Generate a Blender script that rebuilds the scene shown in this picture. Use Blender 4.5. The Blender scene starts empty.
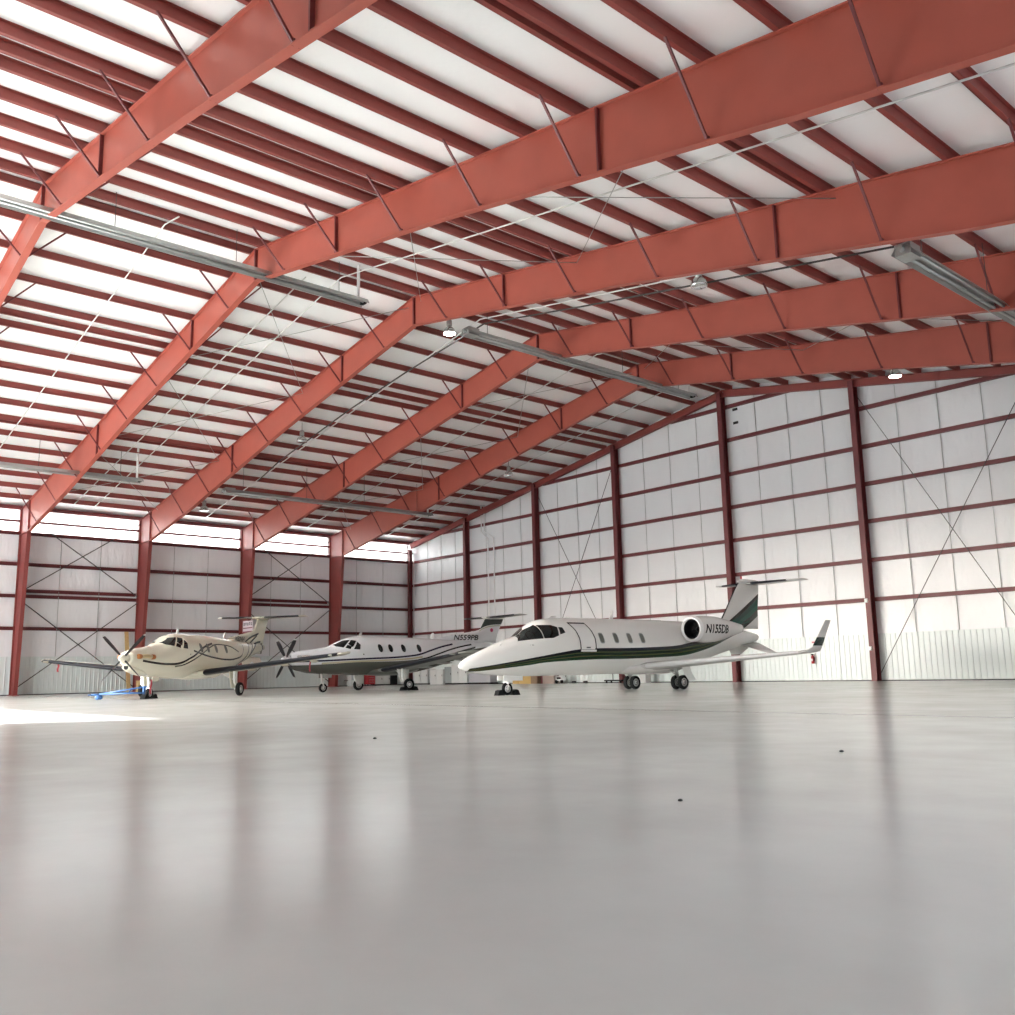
import bpy, bmesh, math, random
from mathutils import Vector, Matrix
from math import sin, cos, pi, sqrt, atan2, radians
random.seed(7)
SC = bpy.context.scene
COL = SC.collection

# ------------------------------------------------------------------ helpers
def link(o, parent=None):
    COL.objects.link(o)
    if parent is not None:
        o.parent = parent
    return o

class MB:
    """collects faces, then links them as one mesh object"""
    def __init__(s):
        s.v = []; s.f = []; s.m = []; s.sm = []
    def add(s, vs, fs, mi=0, smooth=False):
        b = len(s.v)
        s.v += [tuple(v) for v in vs]
        for f in fs:
            s.f.append([i + b for i in f]); s.m.append(mi); s.sm.append(smooth)
        return s
    def box(s, c, d, mi=0, M=None):
        x, y, z = [k / 2 for k in d]
        vs = [Vector((sx * x, sy * y, sz * z)) for sz in (-1, 1) for sy in (-1, 1) for sx in (-1, 1)]
        if M is not None:
            vs = [M @ v for v in vs]
        vs = [v + Vector(c) for v in vs]
        return s.add(vs, [(0, 2, 3, 1), (4, 5, 7, 6), (0, 1, 5, 4), (2, 6, 7, 3), (0, 4, 6, 2), (1, 3, 7, 5)], mi)
    def span(s, a, b, mi=0):
        return s.box([(p + q) / 2 for p, q in zip(a, b)], [abs(q - p) for p, q in zip(a, b)], mi)
    def bar(s, a, b, w, h, up=(0, 0, 1), mi=0):
        a = Vector(a); b = Vector(b); d = b - a; L = d.length; d = d / L
        u = Vector(up); r = d.cross(u)
        if r.length < 1e-5:
            r = d.cross(Vector((1, 0, 0)))
        r.normalize(); u = r.cross(d)
        vs = []
        for t in (0, L):
            for x, y in ((-1, -1), (1, -1), (1, 1), (-1, 1)):
                vs.append(a + d * t + r * (x * w / 2) + u * (y * h / 2))
        return s.add(vs, [(3, 2, 1, 0), (4, 5, 6, 7), (0, 1, 5, 4), (1, 2, 6, 5), (2, 3, 7, 6), (3, 0, 4, 7)], mi)
    def tube(s, pts, rad, n=10, mi=0, caps=True):
        pts = [Vector(p) for p in pts]
        rr = rad if isinstance(rad, (list, tuple)) else [rad] * len(pts)
        rings = []
        ref = None
        for i, p in enumerate(pts):
            d = (pts[min(i + 1, len(pts) - 1)] - pts[max(i - 1, 0)]).normalized()
            if ref is None:
                ref = Vector((0, 0, 1)) if abs(d.z) < .9 else Vector((1, 0, 0))
            r = d.cross(ref).normalized(); u = r.cross(d); ref = u
            rings.append([p + (r * cos(2 * pi * k / n) + u * sin(2 * pi * k / n)) * rr[i] for k in range(n)])
        return s.loft(rings, mi, caps)
    def loft(s, rings, mi=0, caps=True, closed=True, smooth=True):
        n = len(rings[0]); vs = [v for r in rings for v in r]; fs = []
        for i in range(len(rings) - 1):
            for k in range(n if closed else n - 1):
                k2 = (k + 1) % n
                fs.append((i * n + k, i * n + k2, (i + 1) * n + k2, (i + 1) * n + k))
        s.add(vs, fs, mi, smooth)
        if caps and closed:
            b = len(s.v) - len(vs)
            for off, rev in ((0, True), ((len(rings) - 1) * n, False)):
                ids = [b + off + k for k in range(n)]
                s.f.append(ids[::-1] if rev else ids); s.m.append(mi); s.sm.append(False)
        return s
    def lathe(s, prof, o, axis, n=24, mi=0):
        """prof: list of (along axis, radius)"""
        a = Vector(axis).normalized(); o = Vector(o)
        r = a.cross(Vector((0, 0, 1)))
        if r.length < 1e-4:
            r = Vector((1, 0, 0))
        r.normalize(); u = r.cross(a)
        rings = [[o + a * t + (r * cos(2 * pi * k / n) + u * sin(2 * pi * k / n)) * max(q, 1e-4) for k in range(n)] for t, q in prof]
        return s.loft(rings, mi, True)
    def prism(s, poly, d0, d1, mi=0):
        """poly: 3-D points; extruded from offset d0 to d1"""
        n = len(poly); a = [Vector(p) + Vector(d0) for p in poly]; b = [Vector(p) + Vector(d1) for p in poly]
        fs = [tuple(range(n))[::-1], tuple(range(n, 2 * n))] + [(k, (k + 1) % n, n + (k + 1) % n, n + k) for k in range(n)]
        return s.add(a + b, fs, mi)
    def build(s, name, mats, parent=None, fix=True):
        me = bpy.data.meshes.new(name)
        me.from_pydata(s.v, [], s.f)
        if not isinstance(mats, (list, tuple)):
            mats = [mats]
        for m in mats:
            me.materials.append(m)
        me.polygons.foreach_set('material_index', s.m)
        me.polygons.foreach_set('use_smooth', s.sm)
        if fix:
            bm = bmesh.new(); bm.from_mesh(me)
            bmesh.ops.recalc_face_normals(bm, faces=bm.faces); bm.to_mesh(me); bm.free()
        me.update()
        return link(bpy.data.objects.new(name, me), parent)

def tag(o, label, cat, group=None):
    o['label'] = label; o['category'] = cat
    if group:
        o['group'] = group
    return o
def struct(o):
    o['kind'] = 'structure'; return o
def thing(name, label, cat, loc=(0, 0, 0), rz=0, group=None):
    o = bpy.data.objects.new(name, None); COL.objects.link(o)
    o.empty_display_size = .3
    o.location = loc; o.rotation_euler = (0, 0, rz)
    return tag(o, label, cat, group)
def lbl(o, text):
    o['label'] = text; return o
def dup(root, loc, rz, label):
    r = root.copy(); COL.objects.link(r); r.location = loc; r.rotation_euler = (0, 0, rz); r['label'] = label
    for ch in root.children:
        c = ch.copy(); COL.objects.link(c); c.parent = r
        for g in ch.children:
            d = g.copy(); COL.objects.link(d); d.parent = c
    return r
ORD = ['first', 'second', 'third', 'fourth', 'fifth', 'sixth', 'seventh', 'eighth', 'ninth', 'tenth', 'eleventh', 'twelfth', 'thirteenth',
       'fourteenth', 'fifteenth', 'sixteenth', 'seventeenth', 'eighteenth', 'nineteenth', 'twentieth', 'twenty-first', 'twenty-second', 'twenty-third']

# ------------------------------------------------------------------ materials
def mat(name, col, rough=.5, metal=0., spec=.5, noise=0., nscale=3., bump=0., bscale=20., coat=0.):
    m = bpy.data.materials.new(name); m.use_nodes = True
    nt = m.node_tree; b = nt.nodes['Principled BSDF']
    b.inputs['Base Color'].default_value = (*col, 1); b.inputs['Roughness'].default_value = rough
    b.inputs['Metallic'].default_value = metal; b.inputs['Specular IOR Level'].default_value = spec
    b.inputs['Coat Weight'].default_value = coat
    tc = nt.nodes.new('ShaderNodeTexCoord')
    if noise:
        n = nt.nodes.new('ShaderNodeTexNoise'); n.inputs['Scale'].default_value = nscale; n.inputs['Detail'].default_value = 5
        nt.links.new(tc.outputs['Object'], n.inputs['Vector'])
        mx = nt.nodes.new('ShaderNodeMix'); mx.data_type = 'RGBA'
        mx.inputs['A'].default_value = (*[c * (1 - noise) for c in col], 1)
        mx.inputs['B'].default_value = (*[min(1, c * (1 + noise)) for c in col], 1)
        nt.links.new(n.outputs['Fac'], mx.inputs['Factor']); nt.links.new(mx.outputs['Result'], b.inputs['Base Color'])
    if bump:
        n = nt.nodes.new('ShaderNodeTexNoise'); n.inputs['Scale'].default_value = bscale; n.inputs['Detail'].default_value = 3
        nt.links.new(tc.outputs['Object'], n.inputs['Vector'])
        bp = nt.nodes.new('ShaderNodeBump'); bp.inputs['Strength'].default_value = bump; bp.inputs['Distance'].default_value = .05
        nt.links.new(n.outputs['Fac'], bp.inputs['Height']); nt.links.new(bp.outputs['Normal'], b.inputs['Normal'])
    return m

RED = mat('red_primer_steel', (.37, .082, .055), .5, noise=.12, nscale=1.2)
COLR = mat('column_darker_red', (.22, .040, .034), .5, noise=.12, nscale=1.2)  # columns set to a darker red than the rafters
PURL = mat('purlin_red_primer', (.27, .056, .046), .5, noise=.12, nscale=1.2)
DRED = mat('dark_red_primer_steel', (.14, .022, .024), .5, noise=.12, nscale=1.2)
GALV = mat('galvanised_steel', (.42, .43, .42), .38, .75, noise=.1, nscale=4)
ROD = mat('dull_steel_rod', (.06, .055, .055), .5, .2)
CONDUIT = mat('pale_conduit', (.72, .72, .70), .4, .1)
WHITEPIPE = mat('white_painted_pipe', (.85, .85, .84), .4)
BLACKRUB = mat('black_rubber', (.006, .007, .008), .8, spec=.2)
BLACK = mat('black_paint', (.005, .005, .006), .55, spec=.25)
DGREY = mat('dark_grey_paint', (.03, .03, .033), .45, spec=.3)
CHROME = mat('polished_metal', (.75, .75, .76), .18, .95)
LEDGE = mat('bright_polished_edge', (.88, .89, .90), .35, .35)
ALU = mat('bright_aluminium', (.78, .78, .79), .3, .8)
WPAINT = mat('white_gloss_paint', (.80, .80, .79), .22, coat=.3)
CREAM = mat('cream_gloss_paint', (.70, .67, .56), .25, coat=.3)
GLASSD = mat('dark_tinted_glass', (.008, .010, .010), .05, 0, .45)
GLASSG = mat('grey_shaded_window', (.16, .165, .15), .15, 0, .6)
BOOT = mat('black_deicing_rubber', (.008, .009, .014), .5, spec=.25)
CARD = mat('cardboard', (.50, .34, .13), .8, noise=.1)
CARDD = mat('brown_cardboard', (.24, .16, .10), .8, noise=.1)
TAUPE = mat('taupe_cardboard', (.33, .27, .24), .8, noise=.1)
BLUE = mat('blue_paint', (.03, .12, .33), .4)
REDP = mat('bright_red_paint', (.45, .02, .03), .35)
STREAM = mat('red_ribbon', (.45, .07, .09), .7)
CABW = mat('white_cabinet_paint', (.62, .63, .62), .4)
CABG = mat('grey_cabinet_paint', (.30, .33, .33), .45)
LILAC = mat('grey_lilac_panel', (.42, .42, .45), .5)
WOOD = mat('pale_wood', (.52, .36, .16), .6, noise=.2, nscale=6)
LAMPG = mat('clear_lamp_reflector', (.72, .74, .74), .12, .85)
COPPER = mat('copper_cover', (.42, .16, .05), .4, .5)
GOLD = mat('pale_gold_metal', (.62, .50, .30), .3, .6)
SIGNW = mat('white_sign_face', (.70, .62, .66), .5)
SIGNR = mat('maroon_sign_print', (.20, .03, .07), .5)
SIGNB = mat('black_sign_print', (.03, .03, .04), .5)
PINK = mat('magenta_decal', (.50, .06, .16), .5)
MARK = mat('black_stencil', (.02, .02, .02), .7)

def wall_mat(name, col, bump=.9):
    m = bpy.data.materials.new(name); m.use_nodes = True
    nt = m.node_tree; b = nt.nodes['Principled BSDF']; N = nt.nodes.new; L = nt.links.new
    b.inputs['Base Color'].default_value = (*col, 1); b.inputs['Roughness'].default_value = .33
    tc = N('ShaderNodeTexCoord')
    mp = N('ShaderNodeMapping'); mp.inputs['Scale'].default_value = (.9, .9, .28); L(tc.outputs['Object'], mp.inputs['Vector'])
    n = N('ShaderNodeTexNoise'); n.inputs['Scale'].default_value = 1.6; n.inputs['Detail'].default_value = 4; L(mp.outputs['Vector'], n.inputs['Vector'])
    bp = N('ShaderNodeBump'); bp.inputs['Strength'].default_value = bump; bp.inputs['Distance'].default_value = .12
    L(n.outputs['Fac'], bp.inputs['Height']); L(bp.outputs['Normal'], b.inputs['Normal'])
    return m
VINYL = wall_mat('white_insulation_facing', (.80, .81, .825))
ROOFV = wall_mat('white_roof_insulation', (.92, .93, .93), .2)
LINER = mat('white_ribbed_liner', (.70, .76, .75), .35)
FLOORM = bpy.data.materials.new('polished_concrete'); FLOORM.use_nodes = True
def make_floor():
    nt = FLOORM.node_tree; b = nt.nodes['Principled BSDF']; N = nt.nodes.new; L = nt.links.new
    tc = N('ShaderNodeTexCoord')
    n1 = N('ShaderNodeTexNoise'); n1.inputs['Scale'].default_value = .35; n1.inputs['Detail'].default_value = 8; n1.inputs['Roughness'].default_value = .6
    L(tc.outputs['Object'], n1.inputs['Vector'])
    cr = N('ShaderNodeValToRGB'); cr.color_ramp.elements[0].position = .3; cr.color_ramp.elements[1].position = .72
    cr.color_ramp.elements[0].color = (.47, .475, .45, 1); cr.color_ramp.elements[1].color = (.585, .595, .57, 1)
    L(n1.outputs['Fac'], cr.inputs['Fac'])
    # saw-cut joints: thin dark lines across the slab every 15.9 m
    sp = N('ShaderNodeSeparateXYZ'); L(tc.outputs['Object'], sp.inputs['Vector'])
    ad = N('ShaderNodeMath'); ad.operation = 'ADD'; ad.inputs[1].default_value = 31.8 + 7.95; L(sp.outputs['Y'], ad.inputs[0])
    pp = N('ShaderNodeMath'); pp.operation = 'PINGPONG'; pp.inputs[1].default_value = 7.95; L(ad.outputs[0], pp.inputs[0])
    sb = N('ShaderNodeMath'); sb.operation = 'GREATER_THAN'; sb.inputs[1].default_value = 7.95 - .075; L(pp.outputs[0], sb.inputs[0])
    mx = N('ShaderNodeMix'); mx.data_type = 'RGBA'; mx.inputs['B'].default_value = (.14, .135, .13, 1)
    L(sb.outputs[0], mx.inputs['Factor']); L(cr.outputs['Color'], mx.inputs['A'])
    L(mx.outputs['Result'], b.inputs['Base Color'])
    n2 = N('ShaderNodeTexNoise'); n2.inputs['Scale'].default_value = 1.3; n2.inputs['Detail'].default_value = 6
    L(tc.outputs['Object'], n2.inputs['Vector'])
    rr = N('ShaderNodeMapRange'); rr.inputs['To Min'].default_value = .15; rr.inputs['To Max'].default_value = .26
    L(n2.outputs['Fac'], rr.inputs['Value']); L(rr.outputs['Result'], b.inputs['Roughness'])
    b.inputs['Specular IOR Level'].default_value = .2
    n3 = N('ShaderNodeTexNoise'); n3.inputs['Scale'].default_value = .9; n3.inputs['Detail'].default_value = 4
    L(tc.outputs['Object'], n3.inputs['Vector'])
    bp = N('ShaderNodeBump'); bp.inputs['Strength'].default_value = .015; bp.inputs['Distance'].default_value = .05
    L(n3.outputs['Fac'], bp.inputs['Height']); L(bp.outputs['Normal'], b.inputs['Normal'])
make_floor()
APRON = mat('outdoor_concrete', (.54, .55, .55), .8, noise=.08)
# translucent daylight panel
PANEL = bpy.data.materials.new('translucent_daylight_panel'); PANEL.use_nodes = True
def make_panel():
    nt = PANEL.node_tree; nt.nodes.remove(nt.nodes['Principled BSDF']); N = nt.nodes.new; L = nt.links.new
    t = N('ShaderNodeBsdfTranslucent'); t.inputs['Color'].default_value = (.92, .93, .92, 1)
    d = N('ShaderNodeBsdfDiffuse'); d.inputs['Color'].default_value = (.9, .9, .9, 1)
    m = N('ShaderNodeMixShader'); m.inputs['Fac'].default_value = .2
    L(t.outputs[0], m.inputs[1]); L(d.outputs[0], m.inputs[2]); L(m.outputs[0], nt.nodes['Material Output'].inputs['Surface'])
make_panel()
BULB = bpy.data.materials.new('lit_lamp_glow'); BULB.use_nodes = True
BULB.node_tree.nodes['Principled BSDF'].inputs['Emission Color'].default_value = (1, .97, .92, 1)
BULB.node_tree.nodes['Principled BSDF'].inputs['Emission Strength'].default_value = 14

class Livery:
    """paint scheme: bands between curves in the aircraft's own side view (X back from nose, Z up)"""
    def __init__(s, name, base, rough=.2):
        s.m = bpy.data.materials.new(name); s.m.use_nodes = True
        s.nt = s.m.node_tree; b = s.nt.nodes['Principled BSDF']; s.b = b
        b.inputs['Roughness'].default_value = rough; b.inputs['Specular IOR Level'].default_value = .35
        tc = s.nt.nodes.new('ShaderNodeTexCoord'); sp = s.nt.nodes.new('ShaderNodeSeparateXYZ')
        s.nt.links.new(tc.outputs['Object'], sp.inputs['Vector']); s.X = sp.outputs['X']; s.Z = sp.outputs['Z']
        s.sn = s.math('MULTIPLY', s.X, 1 / 20.)
        rgb = s.nt.nodes.new('ShaderNodeRGB'); rgb.outputs[0].default_value = (*base, 1); s.col = rgb.outputs[0]
    def math(s, op, a, b=None):
        n = s.nt.nodes.new('ShaderNodeMath'); n.operation = op
        for i, v in enumerate((a, b)):
            if v is None: continue
            if isinstance(v, (int, float)): n.inputs[i].default_value = v
            else: s.nt.links.new(v, n.inputs[i])
        return n.outputs[0]
    def curve(s, pts):
        n = s.nt.nodes.new('ShaderNodeFloatCurve'); cm = n.mapping; c = cm.curves[0]
        pts = sorted(pts)
        c.points[0].location = (pts[0][0] / 20, pts[0][1] / 6); c.points[1].location = (pts[-1][0] / 20, pts[-1][1] / 6)
        for q in pts[1:-1]:
            c.points.new(q[0] / 20, q[1] / 6)
        for p in c.points: p.handle_type = 'AUTO_CLAMPED'
        cm.extend = 'EXTRAPOLATED'; cm.update()
        s.nt.links.new(s.sn, n.inputs['Value'])
        return s.math('MULTIPLY', n.outputs[0], 6.)
    def paint(s, mask, col):
        mx = s.nt.nodes.new('ShaderNodeMix'); mx.data_type = 'RGBA'
        s.nt.links.new(mask, mx.inputs['Factor']); s.nt.links.new(s.col, mx.inputs['A']); mx.inputs['B'].default_value = (*col, 1)
        s.col = mx.outputs['Result']
    def rng(s, mask, s0, s1):
        return s.math('MULTIPLY', mask, s.math('MULTIPLY', s.math('GREATER_THAN', s.X, s0), s.math('LESS_THAN', s.X, s1)))
    def band(s, lo, hi, col, s0=-1, s1=30):
        lo = lo if not isinstance(lo, list) else s.curve(lo); hi = hi if not isinstance(hi, list) else s.curve(hi)
        k = s.math('MULTIPLY', s.math('GREATER_THAN', s.Z, lo), s.math('LESS_THAN', s.Z, hi))
        s.paint(s.rng(k, s0, s1), col)
    def lerp(s, a, b, t):
        return s.math('ADD', s.math('MULTIPLY', a, 1 - t), s.math('MULTIPLY', b, t))
    def line(s, pts, w, col, s0=None, s1=None):
        n = len(pts); up = []; dn = []
        for i, (x, z) in enumerate(pts):
            p, q = pts[max(i - 1, 0)], pts[min(i + 1, n - 1)]; m = (q[1] - p[1]) / (q[0] - p[0]); h = w * sqrt(1 + m * m)
            up.append((x, z + h)); dn.append((x, z - h))
        s.band(dn, up, col, pts[0][0] if s0 is None else s0, pts[-1][0] if s1 is None else s1)
    def done(s):
        s.nt.links.new(s.col, s.b.inputs['Base Color']); return s.m

# ------------------------------------------------------------------ building constants (metres)
XR, ZR, SL = 32.66, 17.44, .172          # ridge x, rafter top at the ridge, slope
BAY = 7.74
XW = 68.3                                # right side wall
YF = -54.2                               # front wall
Z1, Z2, Z3, Z4, Z5, Z6, Z7 = 4.18, 6.24, 8.28, 10.28, 12.30, 14.39, 16.45
def ztop(x): return ZR - SL * abs(x - XR)
DECK = .33
FY = [0, -7.74, -15.32, -22.88, -30.5, -38.3, -46.1, YF]       # frame lines

# floor and ground
f = MB(); f.span((-.6, YF, -.3), (XW + .4, .6, 0)); struct(f.build('floor', FLOORM))
g = MB(); g.span((-150, -300, -.35), (250, YF, -.02)); g.span((-150, YF, -.35), (-.6, 60, -.02)); g.span((XW + .4, YF, -.35), (250, 60, -.02)); g.span((-.6, .6, -.35), (XW + .4, 60, -.02))
struct(g.build('ground', APRON))
# roof deck
c = MB()
for xa, xb in ((-.6, XR), (XR, XW + .6)):
    a = [(xa, 0, ztop(xa) + DECK), (xb, 0, ztop(xb) + DECK), (xb, 0, ztop(xb) + DECK + .15), (xa, 0, ztop(xa) + DECK + .15)]
    c.prism(a, (0, .6, 0), (0, YF - .6, 0))
struct(c.build('ceiling', ROOFV))
# walls
w = MB(); w.span((-.5, YF, 0), (-.3, .6, Z4)); w.span((-.5, YF, ztop(0) - .02), (-.3, .6, ztop(0) + DECK))
for k in range(7):
    w.span((-.5, FY[k] - .10, Z4), (-.3, FY[k] + .10, ztop(0)))
struct(w.build('wall_left', VINYL))
w = MB(); pts = [(-.5, 0, 0), (XW + .3, 0, 0), (XW + .3, 0, ztop(XW + .3) + DECK), (XR, 0, ZR + DECK), (-.5, 0, ztop(-.5) + DECK)]
w.prism(pts, (0, .40, 0), (0, .6, 0)); struct(w.build('wall_back', VINYL))
FILL_Y0, FILL_Y1, FILL_H = -42.0, -18.0, 6.0        # unseen side wall opening, added to let in cool fill light
w = MB(); w.span((XW + .1, YF, 0), (XW + .3, FILL_Y0, ztop(XW) + DECK)); w.span((XW + .1, FILL_Y1, 0), (XW + .3, .6, ztop(XW) + DECK)); w.span((XW + .1, FILL_Y0, FILL_H), (XW + .3, FILL_Y1, ztop(XW) + DECK))
struct(w.build('wall_right', VINYL))
DOOR_X0, DOOR_X1, DOOR_H = 2.0, 38.0, 9.0
w = MB()
def frontpoly(xs):
    return [(xs[0], YF, xs[1]), (xs[2], YF, xs[1]), (xs[2], YF, ztop(xs[2]) + DECK)] + ([(XR, YF, ZR + DECK)] if xs[0] < XR < xs[2] else []) + [(xs[0], YF, ztop(xs[0]) + DECK)]
for xs in ((-.5, 0, DOOR_X0), (DOOR_X0, DOOR_H, DOOR_X1), (DOOR_X1, 0, XW + .3)):
    w.prism(frontpoly(xs), (0, -.2, 0), (0, 0, 0))
struct(w.build('wall_front', VINYL))
# translucent daylight strip, one pane per bay
for k in range(7):
    w = MB(); w.span((-.44, FY[k + 1] + .1, Z4), (-.40, FY[k] - .1, ztop(0) - .02))
    o = struct(w.build('window_%d' % (k + 1), PANEL))
# ribbed liner panel along the foot of the walls
def liner(name, p0, p1, nrm, h=2.38):
    p0 = Vector(p0); p1 = Vector(p1); d = p1 - p0; L = d.length; d /= L; nrm = Vector(nrm)
    prof = []; t = 0
    while t < L - .29:
        prof += [(t, 0), (t + .20, 0), (t + .22, .028), (t + .265, .028), (t + .285, 0)]; t += .285
    prof.append((L, 0))
    pl = [p0 + d * a + nrm * b for a, b in prof]
    w = MB(); n = len(pl)
    w.add(pl + [p + Vector((0, 0, h)) for p in pl], [(i, i + 1, n + i + 1, n + i) for i in range(n - 1)])
    back = [p0 - nrm * .06, p1 - nrm * .06]
    w.span(*( [tuple(back[0] + Vector((0, 0, h))), tuple(p1 + nrm * .03 + Vector((0, 0, h + .03)))] ))
    w.span(tuple(p0), tuple(p1 + nrm * .035 + Vector((0, 0, .05))), 1)
    return struct(w.build(name, [LINER, DGREY], fix=False))
liner('trim_1', (-.24, YF, 0), (-.24, .3, 0), (1, 0, 0))
liner('trim_2', (-.2, .34, 0), (XW, .34, 0), (0, -1, 0))

# ------------------------------------------------------------------ rigid frames
def depth(x):
    x = min(x, 2 * XR - x)
    tab = [(1.9, 2.0), (9, 1.93), (14.5, 1.70), (20.6, 1.46), (26.7, 1.38), (33, 1.30)]
    if x <= tab[0][0]: return tab[0][1]
    for (a, da), (b, db) in zip(tab, tab[1:]):
        if x <= b: return da + (db - da) * (x - a) / (b - a)
    return tab[-1][1]
FW, FT, WT = .24, .035, .03
def webbed(m, top, bot):
    """tapered I member in the xz plane: top and bottom edge polylines"""
    n = len(top)
    for i in range(n - 1):
        q = [top[i], top[i + 1], bot[i + 1], bot[i]]
        m.prism([(x, 0, z) for x, z in q], (0, -WT / 2, 0), (0, WT / 2, 0))
        for a, b in ((top[i], top[i + 1]), (bot[i], bot[i + 1])):
            m.bar((a[0], 0, a[1]), (b[0], 0, b[1]), FW, FT, up=(0, 0, 1) if abs(b[0] - a[0]) > abs(b[1] - a[1]) else (1, 0, 0))
PUR = [XR - .45 - 1.9 * i for i in range(17)]         # left-slope purlins
def brace_mesh(xp, sgn, sy):
    m = MB(); xb = xp
    zb = ztop(xb) - depth(xb) + .04
    m.bar((xp, sy * 1.35, ztop(xp) + .03), (xb, sy * .09, zb), .055, .055)
    m.box((xb, sy * .07, zb), (.10, .05, .10))
    return m
def portal_frame():
    root = thing('steel_portal_frame', 'x', 'steel frame')
    for side in (0, 1):
        mx = (lambda x: x) if side == 0 else (lambda x: 2 * XR - x)
        xs = [1.9, 5.5, 9, 14.5, 20.6, 26.7, XR]
        m = MB(); webbed(m, [(mx(x), ztop(x)) for x in xs], [(mx(x), ztop(x) - depth(x)) for x in xs])
        m.build('rafter', RED, root)
        m = MB(); zk = ztop(1.9)
        base, knee = 1.02, 1.9
        if side == 0: zs = [(0, 0), (0, zk - 2.0), (0, ztop(0) - .02)]
        out = [(mx(.02), .02), (mx(.02), ztop(0) - 2.0), (mx(.02), ztop(0) - .03)]
        inn = [(mx(base), .02), (mx(knee), zk - 2.0), (mx(knee), zk - .03)]
        webbed(m, out, inn)
        m.bar((mx(.02), 0, ztop(0) - .03), (mx(knee), 0, zk - .02), FW, FT)
        m.bar((mx(.02), 0, zk - 2.0), (mx(knee), 0, zk - 2.0), FW, FT)
        m.box((mx(base / 2), 0, .02), (base + .2, .4, .04))
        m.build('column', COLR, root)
        for x in (14.44, 26.6):
            m = MB(); m.span((mx(x) - .03, -FW / 2, ztop(x) - depth(x)), (mx(x) + .03, FW / 2, ztop(x))); m.build('splice_plate', DRED, root)
        for i in range(1, 17, 2):
            for sy in (-1, 1):
                xp = PUR[i]
                if side: xp = 2 * XR - xp
                brace_mesh(xp, 0, sy).build('flange_brace', DRED, root)
    m = MB(); m.span((XR - .04, -FW / 2, ZR - 1.30), (XR + .04, FW / 2, ZR)); m.build('ridge_plate', DRED, root)
    return root
fr = portal_frame()
FL = ['farthest red portal frame, first out from the back wall',
      'second red portal frame from the back wall, column behind the cream plane tail',
      'third red portal frame from the back wall, column by the cream plane propeller',
      'fourth red portal frame from the back wall, crossing the upper left',
      'nearest red portal frame, highest and furthest left overhead']
for k in range(1, 6):
    o = fr if k == 1 else dup(fr, (0, 0, 0), 0, '')
    o.location = (0, FY[k], 0); o['label'] = FL[k - 1]; o['group'] = 'red steel portal frames'

# ------------------------------------------------------------------ purlins
def zed(m, x, zb, y0, y1, h=.25, s=1):
    m.span((x - .012, y0, zb), (x + .012, y1, zb + h))
    m.span((x - .012, y0, zb), (x + s * .11, y1, zb + .02)); m.span((x - s * .09, y0, zb + h - .02), (x + .012, y1, zb + h))
    m.span((x + s * .09, y0, zb), (x + s * .11, y1, zb + .05))
def purlin(x, label, grp):
    m = MB(); s = 1 if x < XR else -1
    zed(m, x, ztop(x) + .015, .38, YF + .05, .31, s)
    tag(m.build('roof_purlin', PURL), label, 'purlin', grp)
LX = sorted(PUR + [23.65, 12.87], reverse=True)
for side in (0, 1):
    xs = LX if side == 0 else [2 * XR - x for x in LX] + [2 * XR - PUR[-1] + 1.9]
    nm = 'left' if side == 0 else 'right'
    for i, x in enumerate(xs):
        purlin(x, '%s red roof purlin down from the ridge on the %s slope' % (ORD[i], nm), 'purlins of the %s roof slope' % nm)
m = MB(); m.span((-.28, YF, ztop(0) - .02), (-.02, .38, ztop(0) + .22)); tag(m.build('eave_strut', DRED), 'red eave strut along the top of the bright daylight strip', 'beam')

# ------------------------------------------------------------------ wall girts
def girt_y(z, name, lab, y0=YF + .02, y1=.36, h=.20):
    m = MB(); m.span((-.28, y0, z - .01), (-.26, y1, z + h)); m.span((-.28, y0, z + h - .02), (-.02, y1, z + h)); m.span((-.04, y0, z + h - .08), (-.02, y1, z + h)); m.span((-.28, y0, z - .01), (-.12, y1, z + .01))
    tag(m.build(name, DRED), lab, 'girt', 'girts of the left side wall')
for z, lab in ((Z1, 'lowest dark red girt on the left side wall, just above the planes'), (Z2, 'second dark red girt up the left side wall'),
               (Z3, 'third dark red girt up the left side wall'), (Z4, 'red sill girt under the bright daylight strip')):
    girt_y(z - .10, 'wall_girt', lab)
girt_y(11.0, 'wall_girt', 'thin red girt running through the bright daylight strip', h=.12)
for k, lab in ((1, 'short extra red girt doubling the second girt left of the third column from the corner'), (3, 'short extra red girt doubling the second girt at the left edge of the photo')):
    girt_y(Z2 + .24, 'wall_girt', lab.replace('left of the third column from the corner', 'behind the striped plane propeller'), FY[k + 1] + .12, FY[k] - .12)
GLAB = ['lowest', 'second', 'third', 'fourth', 'fifth', 'sixth', 'seventh and topmost']
for i, z in enumerate((Z1, Z2, Z3, Z4, Z5, Z6, Z7)):
    if z < ztop(0): xa, xb = -.2, XW - .1
    else:
        xa = XR - (ZR - z - .25) / SL; xb = XR + (ZR - z - .25) / SL
    xb = min(xb, XW - .1)
    m = MB(); m.span((xa, .20, z - .11), (xb, .40, z - .09)); m.span((xa, .20, z - .09), (xb, .22, z + .09)); m.span((xa, .20, z + .07), (xb, .40, z + .09)); m.span((xa, .38, z - .11), (xb, .40, z - .05))
    tag(m.build('wall_girt', DRED), '%s dark red girt up the high back wall' % GLAB[i], 'girt', 'girts of the back wall')

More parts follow.
